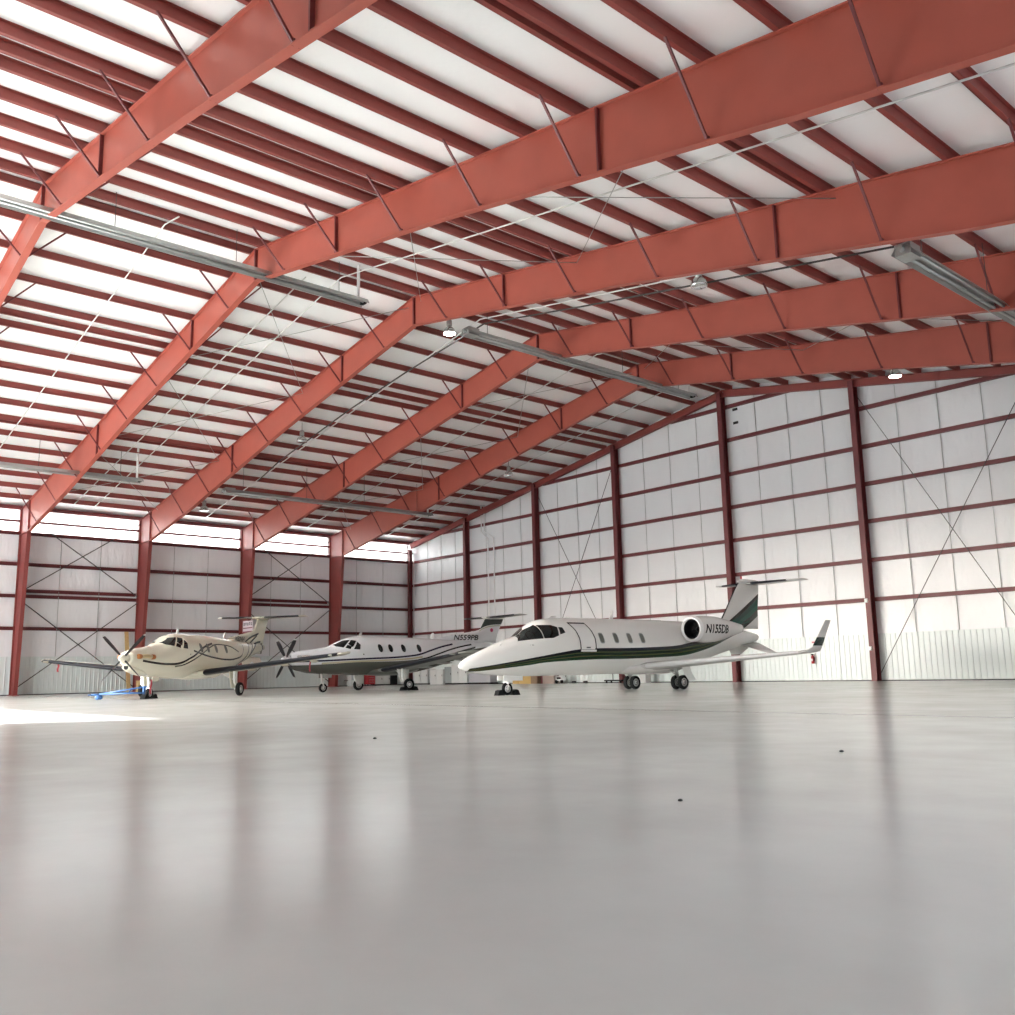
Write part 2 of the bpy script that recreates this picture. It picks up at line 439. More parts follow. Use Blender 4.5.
# ------------------------------------------------------------------ back wall columns and rake beams
CX = [7.75, 15.85, 23.75, 32.5, 40.95, 49.4, 57.8]
CL = ['first red post from the corner on the back wall, behind the striped plane tail', 'second red post from the corner on the back wall, behind the jet windshield',
      'third red post from the corner on the back wall, behind the jet cabin', 'tall red post under the ridge of the back wall, behind the jet fin',
      'tall red post on the back wall right of the jet wing tip', 'red post on the back wall near the right edge of the frame', 'last red post on the back wall, right of the others']
def hcol(m, x, zt, w=.30, d=.46):
    y0 = -.26
    m.span((x - w / 2, y0, 0), (x + w / 2, y0 + .025, zt)); m.span((x - w / 2, y0 + d - .025, 0), (x + w / 2, y0 + d, zt)); m.span((x - .015, y0 + .02, 0), (x + .015, y0 + d - .02, zt))
    m.span((x - w / 2 - .04, y0 - .04, 0), (x + w / 2 + .04, y0 + d, .03))
for x, lab in zip(CX, CL):
    m = MB(); hcol(m, x, ztop(x) - .12)
    tag(m.build('wall_post', DRED), lab, 'post', 'posts of the back wall')
m = MB(); m.span((-.05, -.2, 0), (.2, -.175, ztop(0) - .46)); m.span((-.05, .1, 0), (.2, .12, ztop(0) - .46)); m.span((.06, -.18, 0), (.09, .11, ztop(0) - .46))
tag(m.build('corner_post', DRED), 'slim dark red post in the far corner where both walls meet', 'post')
for side in (0, 1):
    m = MB(); mx = (lambda x: x) if side == 0 else (lambda x: 2 * XR - x)
    xa = 0 if side == 0 else 2 * XR - XW + .2
    a = (mx(xa), .03, ztop(xa) - .20); b = (mx(XR), .03, ZR - .20)
    m.bar(a, b, .02, .40); m.bar((a[0], .03, a[2] + .2), (b[0], .03, b[2] + .2), .26, .025); m.bar((a[0], .03, a[2] - .2), (b[0], .03, b[2] - .2), .26, .025)
    tag(m.build('rake_beam', PURL), 'sloping red beam along the top of the back wall, %s half' % ('left' if side == 0 else 'right'), 'beam')

# ------------------------------------------------------------------ bracing rods, sag rods
def rod(name, a, b, lab, cat, grp, r=.018, mt=None):
    m = MB(); m.tube([a, b], r, 6); tag(m.build(name, mt or ROD), lab, cat, grp)
for k in (1, 3):
    ya, yb = FY[k], FY[k + 1]
    wh = 'behind the striped propeller' if k == 1 else 'at the left edge'
    for nm, za, zb in (('upper', 6.45, 11.5), ('lower', .35, 6.0)):
        rod('brace_rod', (.12, ya - .1, za), (.12, yb + .1, zb), 'thin rod of the %s wall cross %s, rising left' % (nm, wh), 'rod', 'side wall bracing rods', .032)
        rod('brace_rod', (.16, ya - .1, zb), (.16, yb + .1, za), 'thin rod of the %s wall cross %s, rising right' % (nm, wh), 'rod', 'side wall bracing rods', .032)
for i, wh in ((1, 'behind the jet cockpit'), (4, 'at the right edge')):
    xa, xb = CX[i], CX[i + 1]
    rod('brace_rod', (xa + .155, .17, .4), (xb - .155, .17, ztop(xb) - 1.0), 'thin diagonal rod on the back wall %s, rising to the right' % wh, 'rod', 'back wall bracing rods')
    rod('brace_rod', (xa + .155, .12, ztop(xa) - 1.0), (xb - .155, .12, .4), 'thin diagonal rod on the back wall %s, falling to the right' % wh, 'rod', 'back wall bracing rods')
bx = [0.2] + CX
for i in range(6):
    for j in range(3):
        x = bx[i] + (bx[i + 1] - bx[i]) * (j + 1) / 4
        rod('sag_rod', (x, .335, 2.40), (x, .335, ztop(x) - .2), '%s thin vertical rod in back wall bay %s from the corner' % (ORD[j], ORD[i]), 'rod', 'sag rods of the back wall', .016, GALV)
for k in range(5):
    for j in range(2):
        y = FY[k] + (FY[k + 1] - FY[k]) * (j + 1) / 3
        rod('sag_rod', (-.235, y, 2.40), (-.235, y, Z4 - .08), '%s thin vertical rod in side wall bay %s from the corner' % (ORD[j], ORD[k]), 'rod', 'sag rods of the side wall', .016, GALV)
# roof cross rods in the braced bays
for k, wh in ((1, 'second bay from the back'), (3, 'fourth bay from the back')):
    ya, yb = FY[k], FY[k + 1]
    for nm, x0, x1 in (('lower left', 3, 12.5), ('middle left', 12.5, 22.6), ('upper left', 22.6, 32.2), ('upper right', 33.1, 42.7), ('middle right', 42.7, 52.8)):
        for d, (p, q) in (('away from', (ya, yb)), ('towards', (yb, ya))):
            rod('roof_brace_rod', (x0, p, ztop(x0) - .25), (x1, q, ztop(x1) - .25), 'roof rod, %s, %s slope, running %s it' % (wh, nm, d), 'rod', 'roof bracing rods', .014, GALV)

# ------------------------------------------------------------------ conduits and gas pipe under the roof
def conduit(y, x0, x1, lab, dz=.10, r=.028, mt=CONDUIT):
    pts = [(x0, y, ztop(x0) - dz)] + ([(XR, y, ZR - dz)] if x0 < XR < x1 else []) + [(x1, y, ztop(x1) - dz)]
    m = MB(); m.tube(pts, r, 8); tag(m.build('conduit', mt), lab, 'pipe', 'roof conduits')
conduit(-34.2, 2, 34, 'pale conduit across the roof panels at the upper left, nearest the camera')
conduit(-28.0, 2, 32, 'pale conduit in the fourth roof bay, nearer the camera of two')
conduit(-26.7, 2, 60, 'pale conduit in the fourth roof bay, running over the ridge by the heater end')
conduit(-19.1, 2, 62, 'bright white conduit crossing the third roof bay above the gas pipe', r=.034, mt=WHITEPIPE)
conduit(-11.05, 2, 33, 'pale conduit in the second roof bay from the back wall')
conduit(-3.7, 2, 33, 'pale conduit in the roof bay against the back wall')
m = MB(); yg = -19.9
m.tube([(11.6, yg, 13.0), (14.4, yg, 13.75), (22.4, yg, 15.15), (27.6, yg, 15.85), (33.9, yg, 16.55), (40, yg, 15.4), (46.7, yg, 14.22), (53.2, yg, 13.08)], .035, 8)
tag(m.build('gas_pipe', ROD), 'dark gas pipe linking the heater burners below the roof', 'pipe')

# ------------------------------------------------------------------ tube heaters
def heater(x, z, y0, y1, lab, flip=1):
    root = thing('tube_heater', lab, 'heater', (x, 0, z), 0, 'tube heaters under the roof')
    a = -.10; L0, L1 = min(y0, y1), max(y0, y1)
    for dx in (-.13, .13):
        m = MB(); m.tube([(dx, L0 + .2, -.02), (dx, L1 - .2, -.02)], .055, 10); m.build('burner_tube', GALV, root)
    m = MB()
    pr = [(-.30, -.10), (-.17, .10), (.17, .10), (.30, -.10)]
    for (p, q) in zip(pr, pr[1:]):
        m.prism([(p[0], 0, p[1]), (q[0], 0, q[1]), (q[0], 0, q[1] + .012), (p[0], 0, p[1] + .012)], (0, L0, 0), (0, L1, 0))
    m.build('reflector', GALV, root)
    m = MB(); m.box((0, L0 + .35, .02), (.45, .6, .34)); m.tube([(0, L0 + .1, .0), (0, L0 - .12, 0)], .08, 10); m.build('burner_box', GALV, root)
    m = MB(); m.tube([(-.13, L1 - .2, -.02), (-.09, L1 - .06, -.02), (.09, L1 - .06, -.02), (.13, L1 - .2, -.02)], .06, 10); m.build('return_bend', BLACK, root)
    for t in (.08, .36, .64, .92):
        y = L0 + (L1 - L0) * t; m = MB(); m.tube([(0, y, .1), (0, y, ztop(x) - z + .2)], .012, 6); m.build('hanger', ROD, root)
    return root
def vent(x, y, z, lab):
    m = MB(); m.tube([(x, y, z), (x, y, ztop(x) + DECK - .012)], .065, 12); tag(m.build('exhaust_pipe', WHITEPIPE), lab, 'pipe', 'heater exhaust pipes')
heater(33.7, 16.0, -42.0, -26.15, 'long grey tube heater at upper left, hanging before the near portal frame')
heater(34.1, 15.83, -21.2, -4.8, 'long grey tube heater hanging under the ridge towards the back wall')
heater(12.2, 12.0, -22.4, -6.8, 'long grey tube heater low on the left slope, reaching towards the far corner')
heater(11.31, 12.19, -42.5, -27.0, 'long grey tube heater low on the left slope at the left edge of the photo')
heater(54.05, 12.04, -21.9, -6.0, 'grey tube heater end at the upper right corner')
vent(33.7, -26.5, 16.08, 'white vertical exhaust pipe at the end of the upper left heater')
vent(34.1, -5.2, 15.9, 'white vertical exhaust pipe at the far end of the ridge heater')
vent(12.2, -7.1, 12.1, 'pale vertical exhaust pipe at the far corner heater end')
vent(11.31, -27.3, 12.3, 'pale vertical exhaust pipe over the left edge heater end')

# ------------------------------------------------------------------ high bay lamps
def lamp(x, y, z, lab, lit=False):
    root = thing('high_bay_lamp', lab, 'lamp', (x, y, z), 0, 'high bay lamps')
    m = MB(); m.lathe([(-.22, .30), (-.16, .30), (.0, .24), (.12, .13), (.16, .09)], (0, 0, 0), (0, 0, 1), 20); m.build('lamp_shade', LAMPG, root)
    m = MB(); m.lathe([(.14, .09), (.18, .13), (.42, .13), (.46, .08)], (0, 0, 0), (0, 0, 1), 16); m.build('ballast_housing', GALV, root)
    m = MB(); m.tube([(0, 0, .44), (0, 0, ztop(x) - z + .1)], .014, 6); m.build('hanging_stem', ROD, root)
    m = MB(); m.lathe([(-.235, .01), (-.23, .27), (-.22, .28)], (0, 0, 0), (0, 0, 1), 20); m.build('lens', BULB if lit else LAMPG, root)
lamp(31.95, -20.4, 16.75, 'glowing high bay lamp beside the ridge heater burner', True)
lamp(18.6, -20.7, 14.2, 'round unlit high bay lamp in the middle of the left roof slope')
lamp(6.13, -21.0, 12.0, 'round unlit high bay lamp low on the left slope above the bright strip')
lamp(18.6, -5.0, 14.2, 'small round lamp near the back wall on the left slope')
lamp(46.2, -20.4, 14.25, 'round clear high bay lamp under the third portal frame right half')
lamp(45.0, -3.6, 14.62, 'small pale lamp close to the back wall right of the ridge', True)

# ------------------------------------------------------------------ pipes and fittings on the back wall
for x, z1, dx, lab in ((9.5, 13.2, .75, 'leftmost white wall pipe'), (9.85, 13.2, 1.1, 'rightmost white wall pipe')):
    m = MB(); m.tube([(x, .1, z1 + .6), (x, .1, z1 - 1.5), (x + dx, .1, z1 - 2.1), (x + dx, .1, 2.4)], .05, 8)
    tag(m.build('wall_pipe', WHITEPIPE), lab + ' of the two running down the back wall near the corner', 'pipe')
m = MB(); m.tube([(.42, .1, 11.4), (.42, .1, 0)], .035, 8); tag(m.build('corner_conduit', CONDUIT), 'pale conduit running down beside the far corner post', 'pipe')
for z, lab in ((4.1, 'upper white outlet box on the post right of the jet wing tip'), (1.65, 'lower white outlet box on the post right of the jet wing tip')):
    m = MB(); m.box((40.88, -.30, z), (.16, .11, .2)); tag(m.build('outlet_box', WHITEPIPE), lab, 'box')
for z, lab in ((16.2, 'upper black tape mark on the wall beside the ridge post'), (15.37, 'lower black tape mark on the wall beside the ridge post')):
    m = MB(); m.box((33.2, .395, z), (.36, .01, .16)); tag(m.build('tape_mark', MARK), lab, 'mark')
# fire extinguisher and its sign
t = thing('fire_extinguisher', 'red fire extinguisher hanging on the back wall below the jet wing tip', 'fire extinguisher', (37.3, .18, .95))
m = MB(); m.lathe([(0, .07), (.01, .085), (.36, .085), (.42, .05), (.45, .03)], (0, 0, 0), (0, 0, 1), 16); m.build('cylinder_body', REDP, t)
m = MB(); m.box((0, -.02, .49), (.05, .16, .06)); m.tube([(0, -.08, .48), (.1, -.1, .4), (.1, -.06, .12)], .012, 6); m.build('valve_and_hose', BLACK, t)
m = MB(); m.box((0, -.088, .2), (.09, .006, .13)); m.build('paper_label', SIGNW, t)
m = MB(); m.box((0, .1, .25), (.1, .06, .2)); m.build('bracket', DGREY, t)
m = MB(); m.box((37.35, .27, 2.1), (.22, .02, .2), 0); m.box((37.35, .257, 2.1), (.16, .006, .05), 1); tag(m.build('extinguisher_sign', [SIGNW, REDP]), 'small pale red sign on the back wall above the extinguisher', 'sign')
# banner sign on the second column
t = thing('wall_sign', 'white and maroon sign on the red column behind the cream plane tail', 'sign', (0, FY[2] - .14, 4.45))
m = MB(); m.box((1.55, 0, .02), (1.62, .02, .86)); m.build('sign_board', SIGNW, t)
m = MB(); m.box((1.55, -.013, -.08), (1.5, .005, .07)); m.box((1.55, -.013, -.36), (1.5, .005, .09)); m.build('maroon_bands', SIGNR, t)
for i in range(5):
    m = MB(); m.box((.95 + .3 * i, -.013, .2 + .02 * (i % 2)), (.16, .005, .20)); m.box((.95 + .3 * i, -.016, .2), (.05, .004, .10), 1); m.build('sign_mark', [SIGNB, SIGNW], t)

# ------------------------------------------------------------------ aircraft toolkit  (local axes: X back from the nose, -Y the left side, Z up)
def pchip(pts):
    xs = [p[0] for p in pts]; ys = [p[1] for p in pts]; n = len(xs)
    d = [(ys[i + 1] - ys[i]) / (xs[i + 1] - xs[i]) for i in range(n - 1)]
    m = [d[0]] + [0 if d[i - 1] * d[i] <= 0 else 2 * d[i - 1] * d[i] / (d[i - 1] + d[i]) for i in range(1, n - 1)] + [d[-1]]
    def f(x):
        if x <= xs[0]: return ys[0]
        if x >= xs[-1]: return ys[-1]
        i = max(k for k in range(n) if xs[k] <= x); i = min(i, n - 2)
        h = xs[i + 1] - xs[i]; t = (x - xs[i]) / h
        return (2*t**3 - 3*t*t + 1) * ys[i] + (t**3 - 2*t*t + t) * h * m[i] + (-2*t**3 + 3*t*t) * ys[i + 1] + (t**3 - t*t) * h * m[i + 1]
    return f
class Body:
    def __init__(s, top, bot, wid, n=2.15, y0=0., frac=.5):
        s.top = pchip(top); s.bot = pchip(bot); s.wid = pchip(wid); s.n = n; s.y0 = y0; s.frac = frac; s.s0 = top[0][0]; s.s1 = top[-1][0]
    def pt(s, x, th, e=0.):
        t, b, w = s.top(x), s.bot(x), s.wid(x); zc = b + (t - b) * s.frac
        c, q = cos(th), sin(th); h = (t - zc) if q >= 0 else (zc - b)
        return Vector((x, s.y0 + (w + e) * math.copysign(abs(c) ** (2 / s.n), c), zc + (h + e) * math.copysign(abs(q) ** (2 / s.n), q)))
    def side(s, x, z, sgn=-1, e=.012):
        t, b, w = s.top(x), s.bot(x), s.wid(x); zc = b + (t - b) * s.frac
        h = (t - zc) if z >= zc else (zc - b)
        k = max(-.9999, min(.9999, (z - zc) / max(h, 1e-4)))
        y = w * (1 - abs(k) ** s.n) ** (1 / s.n)
        th = atan2(abs(k) ** (s.n / 2) * (1 if k >= 0 else -1), max(1e-4, (y / max(w, 1e-4))) ** (s.n / 2))
        p = s.pt(x, th, e); p.y = s.y0 + sgn * (p.y - s.y0)
        return p
    def mesh(s, stations, nt=48, caps=True):
        m = MB(); m.loft([[s.pt(x, 2 * pi * k / nt) for k in range(nt)] for x in stations], caps=caps); return m
    def quad(s, c4, sgn=-1, e=.012, n=8, mb=None, mi=0, rnd=None):
        """bilinear patch through four (s,z) corners"""
        m = mb or MB(); vs = []; fs = []
        for j in range(n + 1):
            for i in range(n + 1):
                u, v = i / n, j / n
                a = [(1-u)*(1-v)*c4[0][q] + u*(1-v)*c4[1][q] + u*v*c4[2][q] + (1-u)*v*c4[3][q] for q in (0, 1)]
                vs.append(s.side(a[0], a[1], sgn, e))
        for j in range(n):
            for i in range(n):
                k = j * (n + 1) + i; fs.append((k, k + 1, k + n + 2, k + n + 1))
        m.add(vs, fs, mi, True); return m
    def oval(s, cx, cz, rx, rz, sgn=-1, e=.012, p=2.0, lean=0., mb=None, mi=0, r0=0.):
        m = mb or MB(); n = 28; R = [r0 + (1 - r0) * i / 4 for i in range(5)]; vs = []; fs = []
        for r in R:
            for k in range(n):
                a = 2 * pi * k / n; c, q = cos(a), sin(a)
                dx = rx * r * math.copysign(abs(c) ** (2 / p), c); dz = rz * r * math.copysign(abs(q) ** (2 / p), q)
                vs.append(s.side(cx + dx + lean * dz, cz + dz, sgn, e))
        for i in range(4):
            for k in range(n):
                fs.append((i * n + k, i * n + (k + 1) % n, (i + 1) * n + (k + 1) % n, (i + 1) * n + k))
        m.add(vs, fs, mi, True); return m
    def strip(s, pts, w, sgn=-1, e=.012, mb=None, mi=0, n=10):
        m = mb or MB()
        for a, b in zip(pts, pts[1:]):
            dx, dz = b[0] - a[0], b[1] - a[1]; L = sqrt(dx*dx + dz*dz); px, pz = -dz / L * w / 2, dx / L * w / 2
            s.quad([(a[0]-px, a[1]-pz), (b[0]-px, b[1]-pz), (b[0]+px, b[1]+pz), (a[0]+px, a[1]+pz)], sgn, e, n, m, mi)
        return m
def text_tris(txt, shear=.25, offset=.012):
    cu = bpy.data.curves.new('t', 'FONT'); cu.body = txt; cu.shear = shear; cu.offset = offset; cu.align_x = 'LEFT'; cu.resolution_u = 3
    ob = bpy.data.objects.new('t', cu); COL.objects.link(ob); bpy.context.view_layer.update()
    me = bpy.data.meshes.new_from_object(ob.evaluated_get(bpy.context.evaluated_depsgraph_get()))
    bm = bmesh.new(); bm.from_mesh(me); bmesh.ops.triangulate(bm, faces=bm.faces)
    bmesh.ops.subdivide_edges(bm, edges=[e for e in bm.edges if e.calc_length() > .25], cuts=2)
    bmesh.ops.triangulate(bm, faces=bm.faces)
    bm.verts.ensure_lookup_table(); bm.verts.index_update()
    vs = [(v.co.x, v.co.y) for v in bm.verts]; fs = [[v.index for v in q.verts] for q in bm.faces]
    bm.free(); bpy.data.objects.remove(ob); bpy.data.meshes.remove(me); bpy.data.curves.remove(cu)
    x0 = min(v[0] for v in vs); x1 = max(v[0] for v in vs); y0 = min(v[1] for v in vs); y1 = max(v[1] for v in vs)
    return [((x - x0) / (x1 - x0), (y - y0) / (y1 - y0)) for x, y in vs], fs
def airfoil(th=.12, n=16, cam=.02):
    up = []; 
    for i in range(n + 1):
        x = .5 * (1 - cos(pi * i / n))
        up.append((x, 5 * th * (.2969*sqrt(x) - .126*x - .3516*x*x + .2843*x**3 - .1036*x**4) + cam * x * (1 - x) * 2))
    lo = [(x, -(y - cam * x * (1 - x) * 2) * (.85 if cam else 1) + cam * .5 * x * (1 - x)) for x, y in up]
    return up[::-1] + lo[1:-1]            # closed loop, trailing edge -> top -> leading edge -> bottom
def wing_rings(secs, vertical=False, part=None, grow=0.):
    """secs: (s_le, y, z, chord, thickness, cant) ; cant tilts the section's thickness direction (0 = horizontal wing)"""
    rings = []
    for s0, y, z, ch, th, cant in secs:
        prof = airfoil(th, 16, 0 if abs(cant) > 1 else .02)
        if part:
            n = 10; prof = [p for p in prof if p[0] <= part]
            prof = [(p[0] - grow / ch * (1 if p[0] < .01 else 0), p[1] + (grow / ch) * (1 if p[1] >= 0 else -1)) for p in prof]
        rings.append([Vector((s0 + px * ch, y - pz * ch * sin(cant), z + pz * ch * cos(cant))) for px, pz in prof])
    return rings
def wing(name, secs, mt, parent):
    return MB().loft(wing_rings(secs)).build(name, mt, parent)
def boot(name, secs, mt, parent, part=.15):
    r = wing_rings(secs, part=part, grow=.008)
    m = MB(); m.loft(r, closed=False, caps=False); return m.build(name, mt, parent)
def mirror(secs): return [(a, -y, z, c, t, -k) for a, y, z, c, t, k in secs]
def wheel(parent, o, r, w, name='tire', mt=BLACKRUB, hub=ALU):
    m = MB(); h = w / 2
    m.lathe([(-h * .55, r * .55), (-h * .9, r * .66), (-h, r * .82), (-h * .75, r * .95), (-h * .3, r), (h * .3, r), (h * .75, r * .95), (h, r * .82), (h * .9, r * .66), (h * .55, r * .55)], o, (0, 1, 0), 28)
    t = m.build(name, mt, parent)
    m = MB(); m.lathe([(-h * .8, .02), (-h * .75, r * .2), (-h * .5, r * .35), (-h * .7, r * .58), (h * .7, r * .58), (h * .5, r * .35), (h * .75, r * .2), (h * .8, .02)], o, (0, 1, 0), 24)
    m.build('wheel_hub', hub, parent)
    return t
def lin(a, b, n): return [a + (b - a) * i / (n - 1) for i in range(n)]

# ------------------------------------------------------------------ business jet
def business_jet():
    X, Y, H = 39.85, -26.33, 4.712
    root = thing('business_jet', 'white business jet with green stripe and N155DB on its engine', 'airplane', (X, Y, 0), H + pi)
    lv = Livery('jet_white_green_livery', (.80, .80, .78))
    hi = lv.curve([(0, .90), (.76, 1.0), (1.62, 1.12), (2.64, 1.27), (3.06, 1.33), (4.24, 1.50), (4.85, 1.57), (5.73, 1.61), (7.61, 1.63), (9.43, 1.68), (10.43, 1.73), (11.51, 1.87), (12.3, 1.92), (13.2, 2.05), (14.0, 2.28), (14.8, 2.60), (15.4, 2.92), (17.84, 4.18)])
    lo = lv.curve([(0, .80), (.85, .86), (1.70, .94), (2.72, 1.04), (3.10, 1.09), (4.28, 1.16), (5.99, 1.21), (7.64, 1.22), (9.46, 1.27), (10.96, 1.34), (12.02, 1.50), (13.21, 1.75), (14.26, 2.03), (14.94, 2.20), (15.42, 2.29), (15.82, 2.36), (16.69, 2.67), (17.59, 3.09)])
    G1, G2, NAVY, OLI = (.004, .035, .02), (.003, .016, .01), (.004, .006, .022), (.10, .10, .035)
    lv.band(lo, hi, G1, .3, 19)
    for t0, t1, col in ((.0, .28, (.004, .032, .010)), (.28, .36, OLI), (.36, .60, (.004, .024, .012)), (.60, .68, (.09, .095, .04)), (.68, .80, G2), (.80, 1.0, NAVY)):
        lv.band(lv.lerp(lo, hi, t0), lv.lerp(lo, hi, t1), col, .3, 14.2)
    for t0, t1, col in ((.0, .26, (.005, .045, .03)), (.30, .55, (.010, .085, .06)), (.55, .8, (.007, .06, .045)), (.88, 1.0, (.003, .004, .005))):
        lv.band(lv.lerp(lo, hi, t0), lv.lerp(lo, hi, t1), col, 14.2, 19)
    lv.band(lo, lv.lerp(lo, hi, .8), (.045, .05, .016), .3, 1.6)
    LIV = lv.done()
    B = Body([(0, 1.04), (.06, 1.13), (.2, 1.22), (.51, 1.37), (1.13, 1.60), (2.09, 1.92), (2.62, 2.07), (3.0, 2.33), (3.35, 2.54), (3.7, 2.67), (4.5, 2.75), (5.6, 2.78), (8.3, 2.80), (12.2, 2.78), (13.5, 2.74), (15, 2.62), (16.5, 2.45), (17.45, 2.32), (17.6, 2.26)],
             [(0, 1.02), (.06, .95), (.33, .85), (.81, .77), (1.73, .69), (3.04, .64), (5.85, .65), (7.9, .66), (10.2, .66), (11.4, .76), (12.5, .98), (14, 1.32), (16.3, 1.78), (17.45, 2.02), (17.6, 2.10)],
             [(0, .02), (.06, .10), (.2, .20), (.51, .34), (1.13, .50), (2.1, .70), (3, .85), (4, .95), (5, .98), (11, .98), (12.5, .92), (14, .74), (16, .44), (17.45, .17), (17.6, .08)], 2.1)
    st = [0, .02, .06, .12, .2, .35] + lin(.51, 5.6, 28) + lin(6, 17.45, 30) + [17.6]
    B.mesh(st).build('fuselage', LIV, root)
    # wind screen: two forward panes and side panes on each side
    for sg in (-1, 1):
        m = B.quad([(2.55, 2.035), (2.42, 1.94), (3.02, 2.44), (3.12, 2.40)], sg, .012)
        m = MB(); B.quad([(2.50, 2.02), (2.30, 1.86), (2.92, 1.93), (2.98, 2.315)], sg, .012, 8, m); B.quad([(2.98, 2.315), (2.92, 1.93), (3.22, 1.95), (3.24, 2.455)], sg, .012, 8, m)
        m.build('windshield_pane', GLASSD, root)
        m = MB(); B.quad([(3.27, 2.44), (3.25, 1.955), (3.62, 1.97), (3.75, 2.44)], sg, .013, 8, m); B.quad([(3.75, 2.44), (3.62, 1.97), (3.9, 2.06), (3.97, 2.37)], sg, .013, 8, m)
        m.build('cockpit_window', GLASSD, root)
        B.quad([(4.02, 2.37), (3.98, 2.10), (4.25, 2.17), (4.20, 2.36)], sg, .013).build('cockpit_window', GLASSD, root)
        for i, (cx, cz) in enumerate(((6.06, 1.99), (6.85, 2.0), (7.63, 2.0), (8.37, 2.01))):
            w = B.oval(cx, cz, .135, .20, sg, .010, 3.6, -.22).build('cabin_window', CABG, root)
            B.oval(cx, cz, .105, .165, sg, .014, 3.4, -.22).build('window_pane', GLASSG, w)
    # cabin door on the left
    d = B.quad([(4.66, 2.50), (5.42, 2.50), (5.68, 1.57), (4.94, 1.57)], -1, .010, 10).build('cabin_door', WPAINT, root)
    m = MB()
    B.strip([(4.58, 2.53), (5.46, 2.53)], .05, -1, .016, m); B.strip([(4.60, 2.53), (4.78, 2.25), (4.88, 1.95), (4.92, 1.55)], .05, -1, .016, m)
    B.strip([(5.44, 2.53), (5.60, 2.25), (5.70, 1.95), (5.72, 1.55)], .05, -1, .016, m)
    m.build('door_seal', BLACK, d)
    m = MB(); B.quad([(4.92, 1.56), (5.74, 1.56), (5.74, 1.49), (4.92, 1.49)], -1, .02, 4, m); m.build('door_sill', WPAINT, d)
    B.quad([(5.2, 1.66), (5.42, 1.66), (5.42, 1.62), (5.2, 1.62)], -1, .02, 3).build('door_handle', DGREY, d)
    # wings with winglets
    for sg in (1, -1):
        secs = [(8.2, -.55, .86, 3.0, .13, 0), (8.45, -.98, .93, 2.75, .12, 0), (11.2, -5.98, 1.31, 1.22, .10, 0)]
        tip = [(11.2, -5.98, 1.31, 1.22, .10, 0), (11.48, -6.14, 1.36, 1.0, .10, -.6), (11.80, -6.22, 1.50, .68, .09, -1.25), (12.42, -6.47, 2.50, .38, .08, -1.30)]
        bt = [(8.45, -.98, .93, 2.75, .12, 0), (11.2, -5.98, 1.31, 1.22, .10, 0)]
        if sg == -1: secs, tip, bt = mirror(secs), mirror(tip), mirror(bt)
        wo = wing('wing', secs, WPAINT, root)
        boot('polished_leading_edge', bt, LEDGE, wo, .04)
        lw = Livery('jet_winglet_livery_%d' % (sg + 1), (.72, .73, .72)); z0 = lw.math('ADD', lw.Z, 0)
        k = lw.math('MULTIPLY', lw.math('GREATER_THAN', lw.Z, 1.55), lw.math('LESS_THAN', lw.Z, 1.86)); lw.paint(k, (.012, .03, .028))
        wing('winglet', tip, lw.done(), wo)
        for (fs, fy) in ((11.2, -2.3), (11.35, -3.8)):
            m = MB(); m.lathe([(0, .01), (.15, .05), (.6, .07), (1.0, .01)], (fs - .3, fy if sg == 1 else -fy, .95 + abs(fy) * .06), (1, 0, 0), 10); m.build('flap_fairing', WPAINT, wo)
    m = MB(); m.loft([[Vector((x, y * w, zc + z * h)) for y, z in [(cos(2*pi*k/24), sin(2*pi*k/24)) for k in range(24)]] for x, w, zc, h in ((7.4, .05, .85, .05), (7.9, .7, .86, .2), (8.8, 1.0, .88, .27), (10.6, 1.0, .9, .28), (11.6, .7, .98, .2), (12.2, .05, 1.1, .05))])
    m.build('wing_fairing', WPAINT, root)
    # fin and T-tail
    fin = [(14.3, 0, 2.55, 3.4, .09, pi/2), (14.9, 0, 2.95, 2.85, .09, pi/2), (15.25, 0, 3.35, 2.50, .09, pi/2), (15.98, 0, 4.26, 1.92, .09, pi/2), (16.42, 0, 4.72, 1.55, .09, pi/2)]
    fo = wing('fin', fin, LIV, root)
    boot('fin_leading_edge', fin[1:], BOOT, fo, .012)
    m = MB(); m.loft([[Vector((x, r * cos(2*pi*k/20), 4.70 + .03 * (x - 16.2) * 0 + r * .9 * sin(2*pi*k/20))) for k in range(20)] for x, r in ((16.25, .02), (16.4, .10), (16.8, .15), (17.6, .14), (18.3, .05), (18.5, .01))]); m.build('tail_bullet', WPAINT, fo)
    m = MB(); m.tube([(16.6, 0, 4.82), (16.6, 0, 4.95)], .04, 8); m.build('beacon', REDP, fo)
    so = None
    for sg in (1, -1):
        sec = [(16.75, -.08, 4.62, 1.45, .09, 0), (17.75, -2.28, 4.70, .80, .09, 0)]
        if sg == -1: sec = mirror(sec)
        so = wing('tailplane', sec, WPAINT, root); 
        bs = [(16.85, -.3, 4.628, 1.40, .09, 0), (17.5, -1.75, 4.68, .96, .09, 0)]
        boot('deicing_boot', bs if sg == 1 else mirror(bs), BOOT, so, .15)
        stk = [(15.3, -.12, 1.92, 2.2, .05, -.7), (16.9, -1.0, 1.42, .75, .05, -.7)]
        wing('delta_strake', stk if sg == 1 else mirror(stk), WPAINT, root)
    # engines
    tx, tf = text_tris('N155DB', .28, .028)
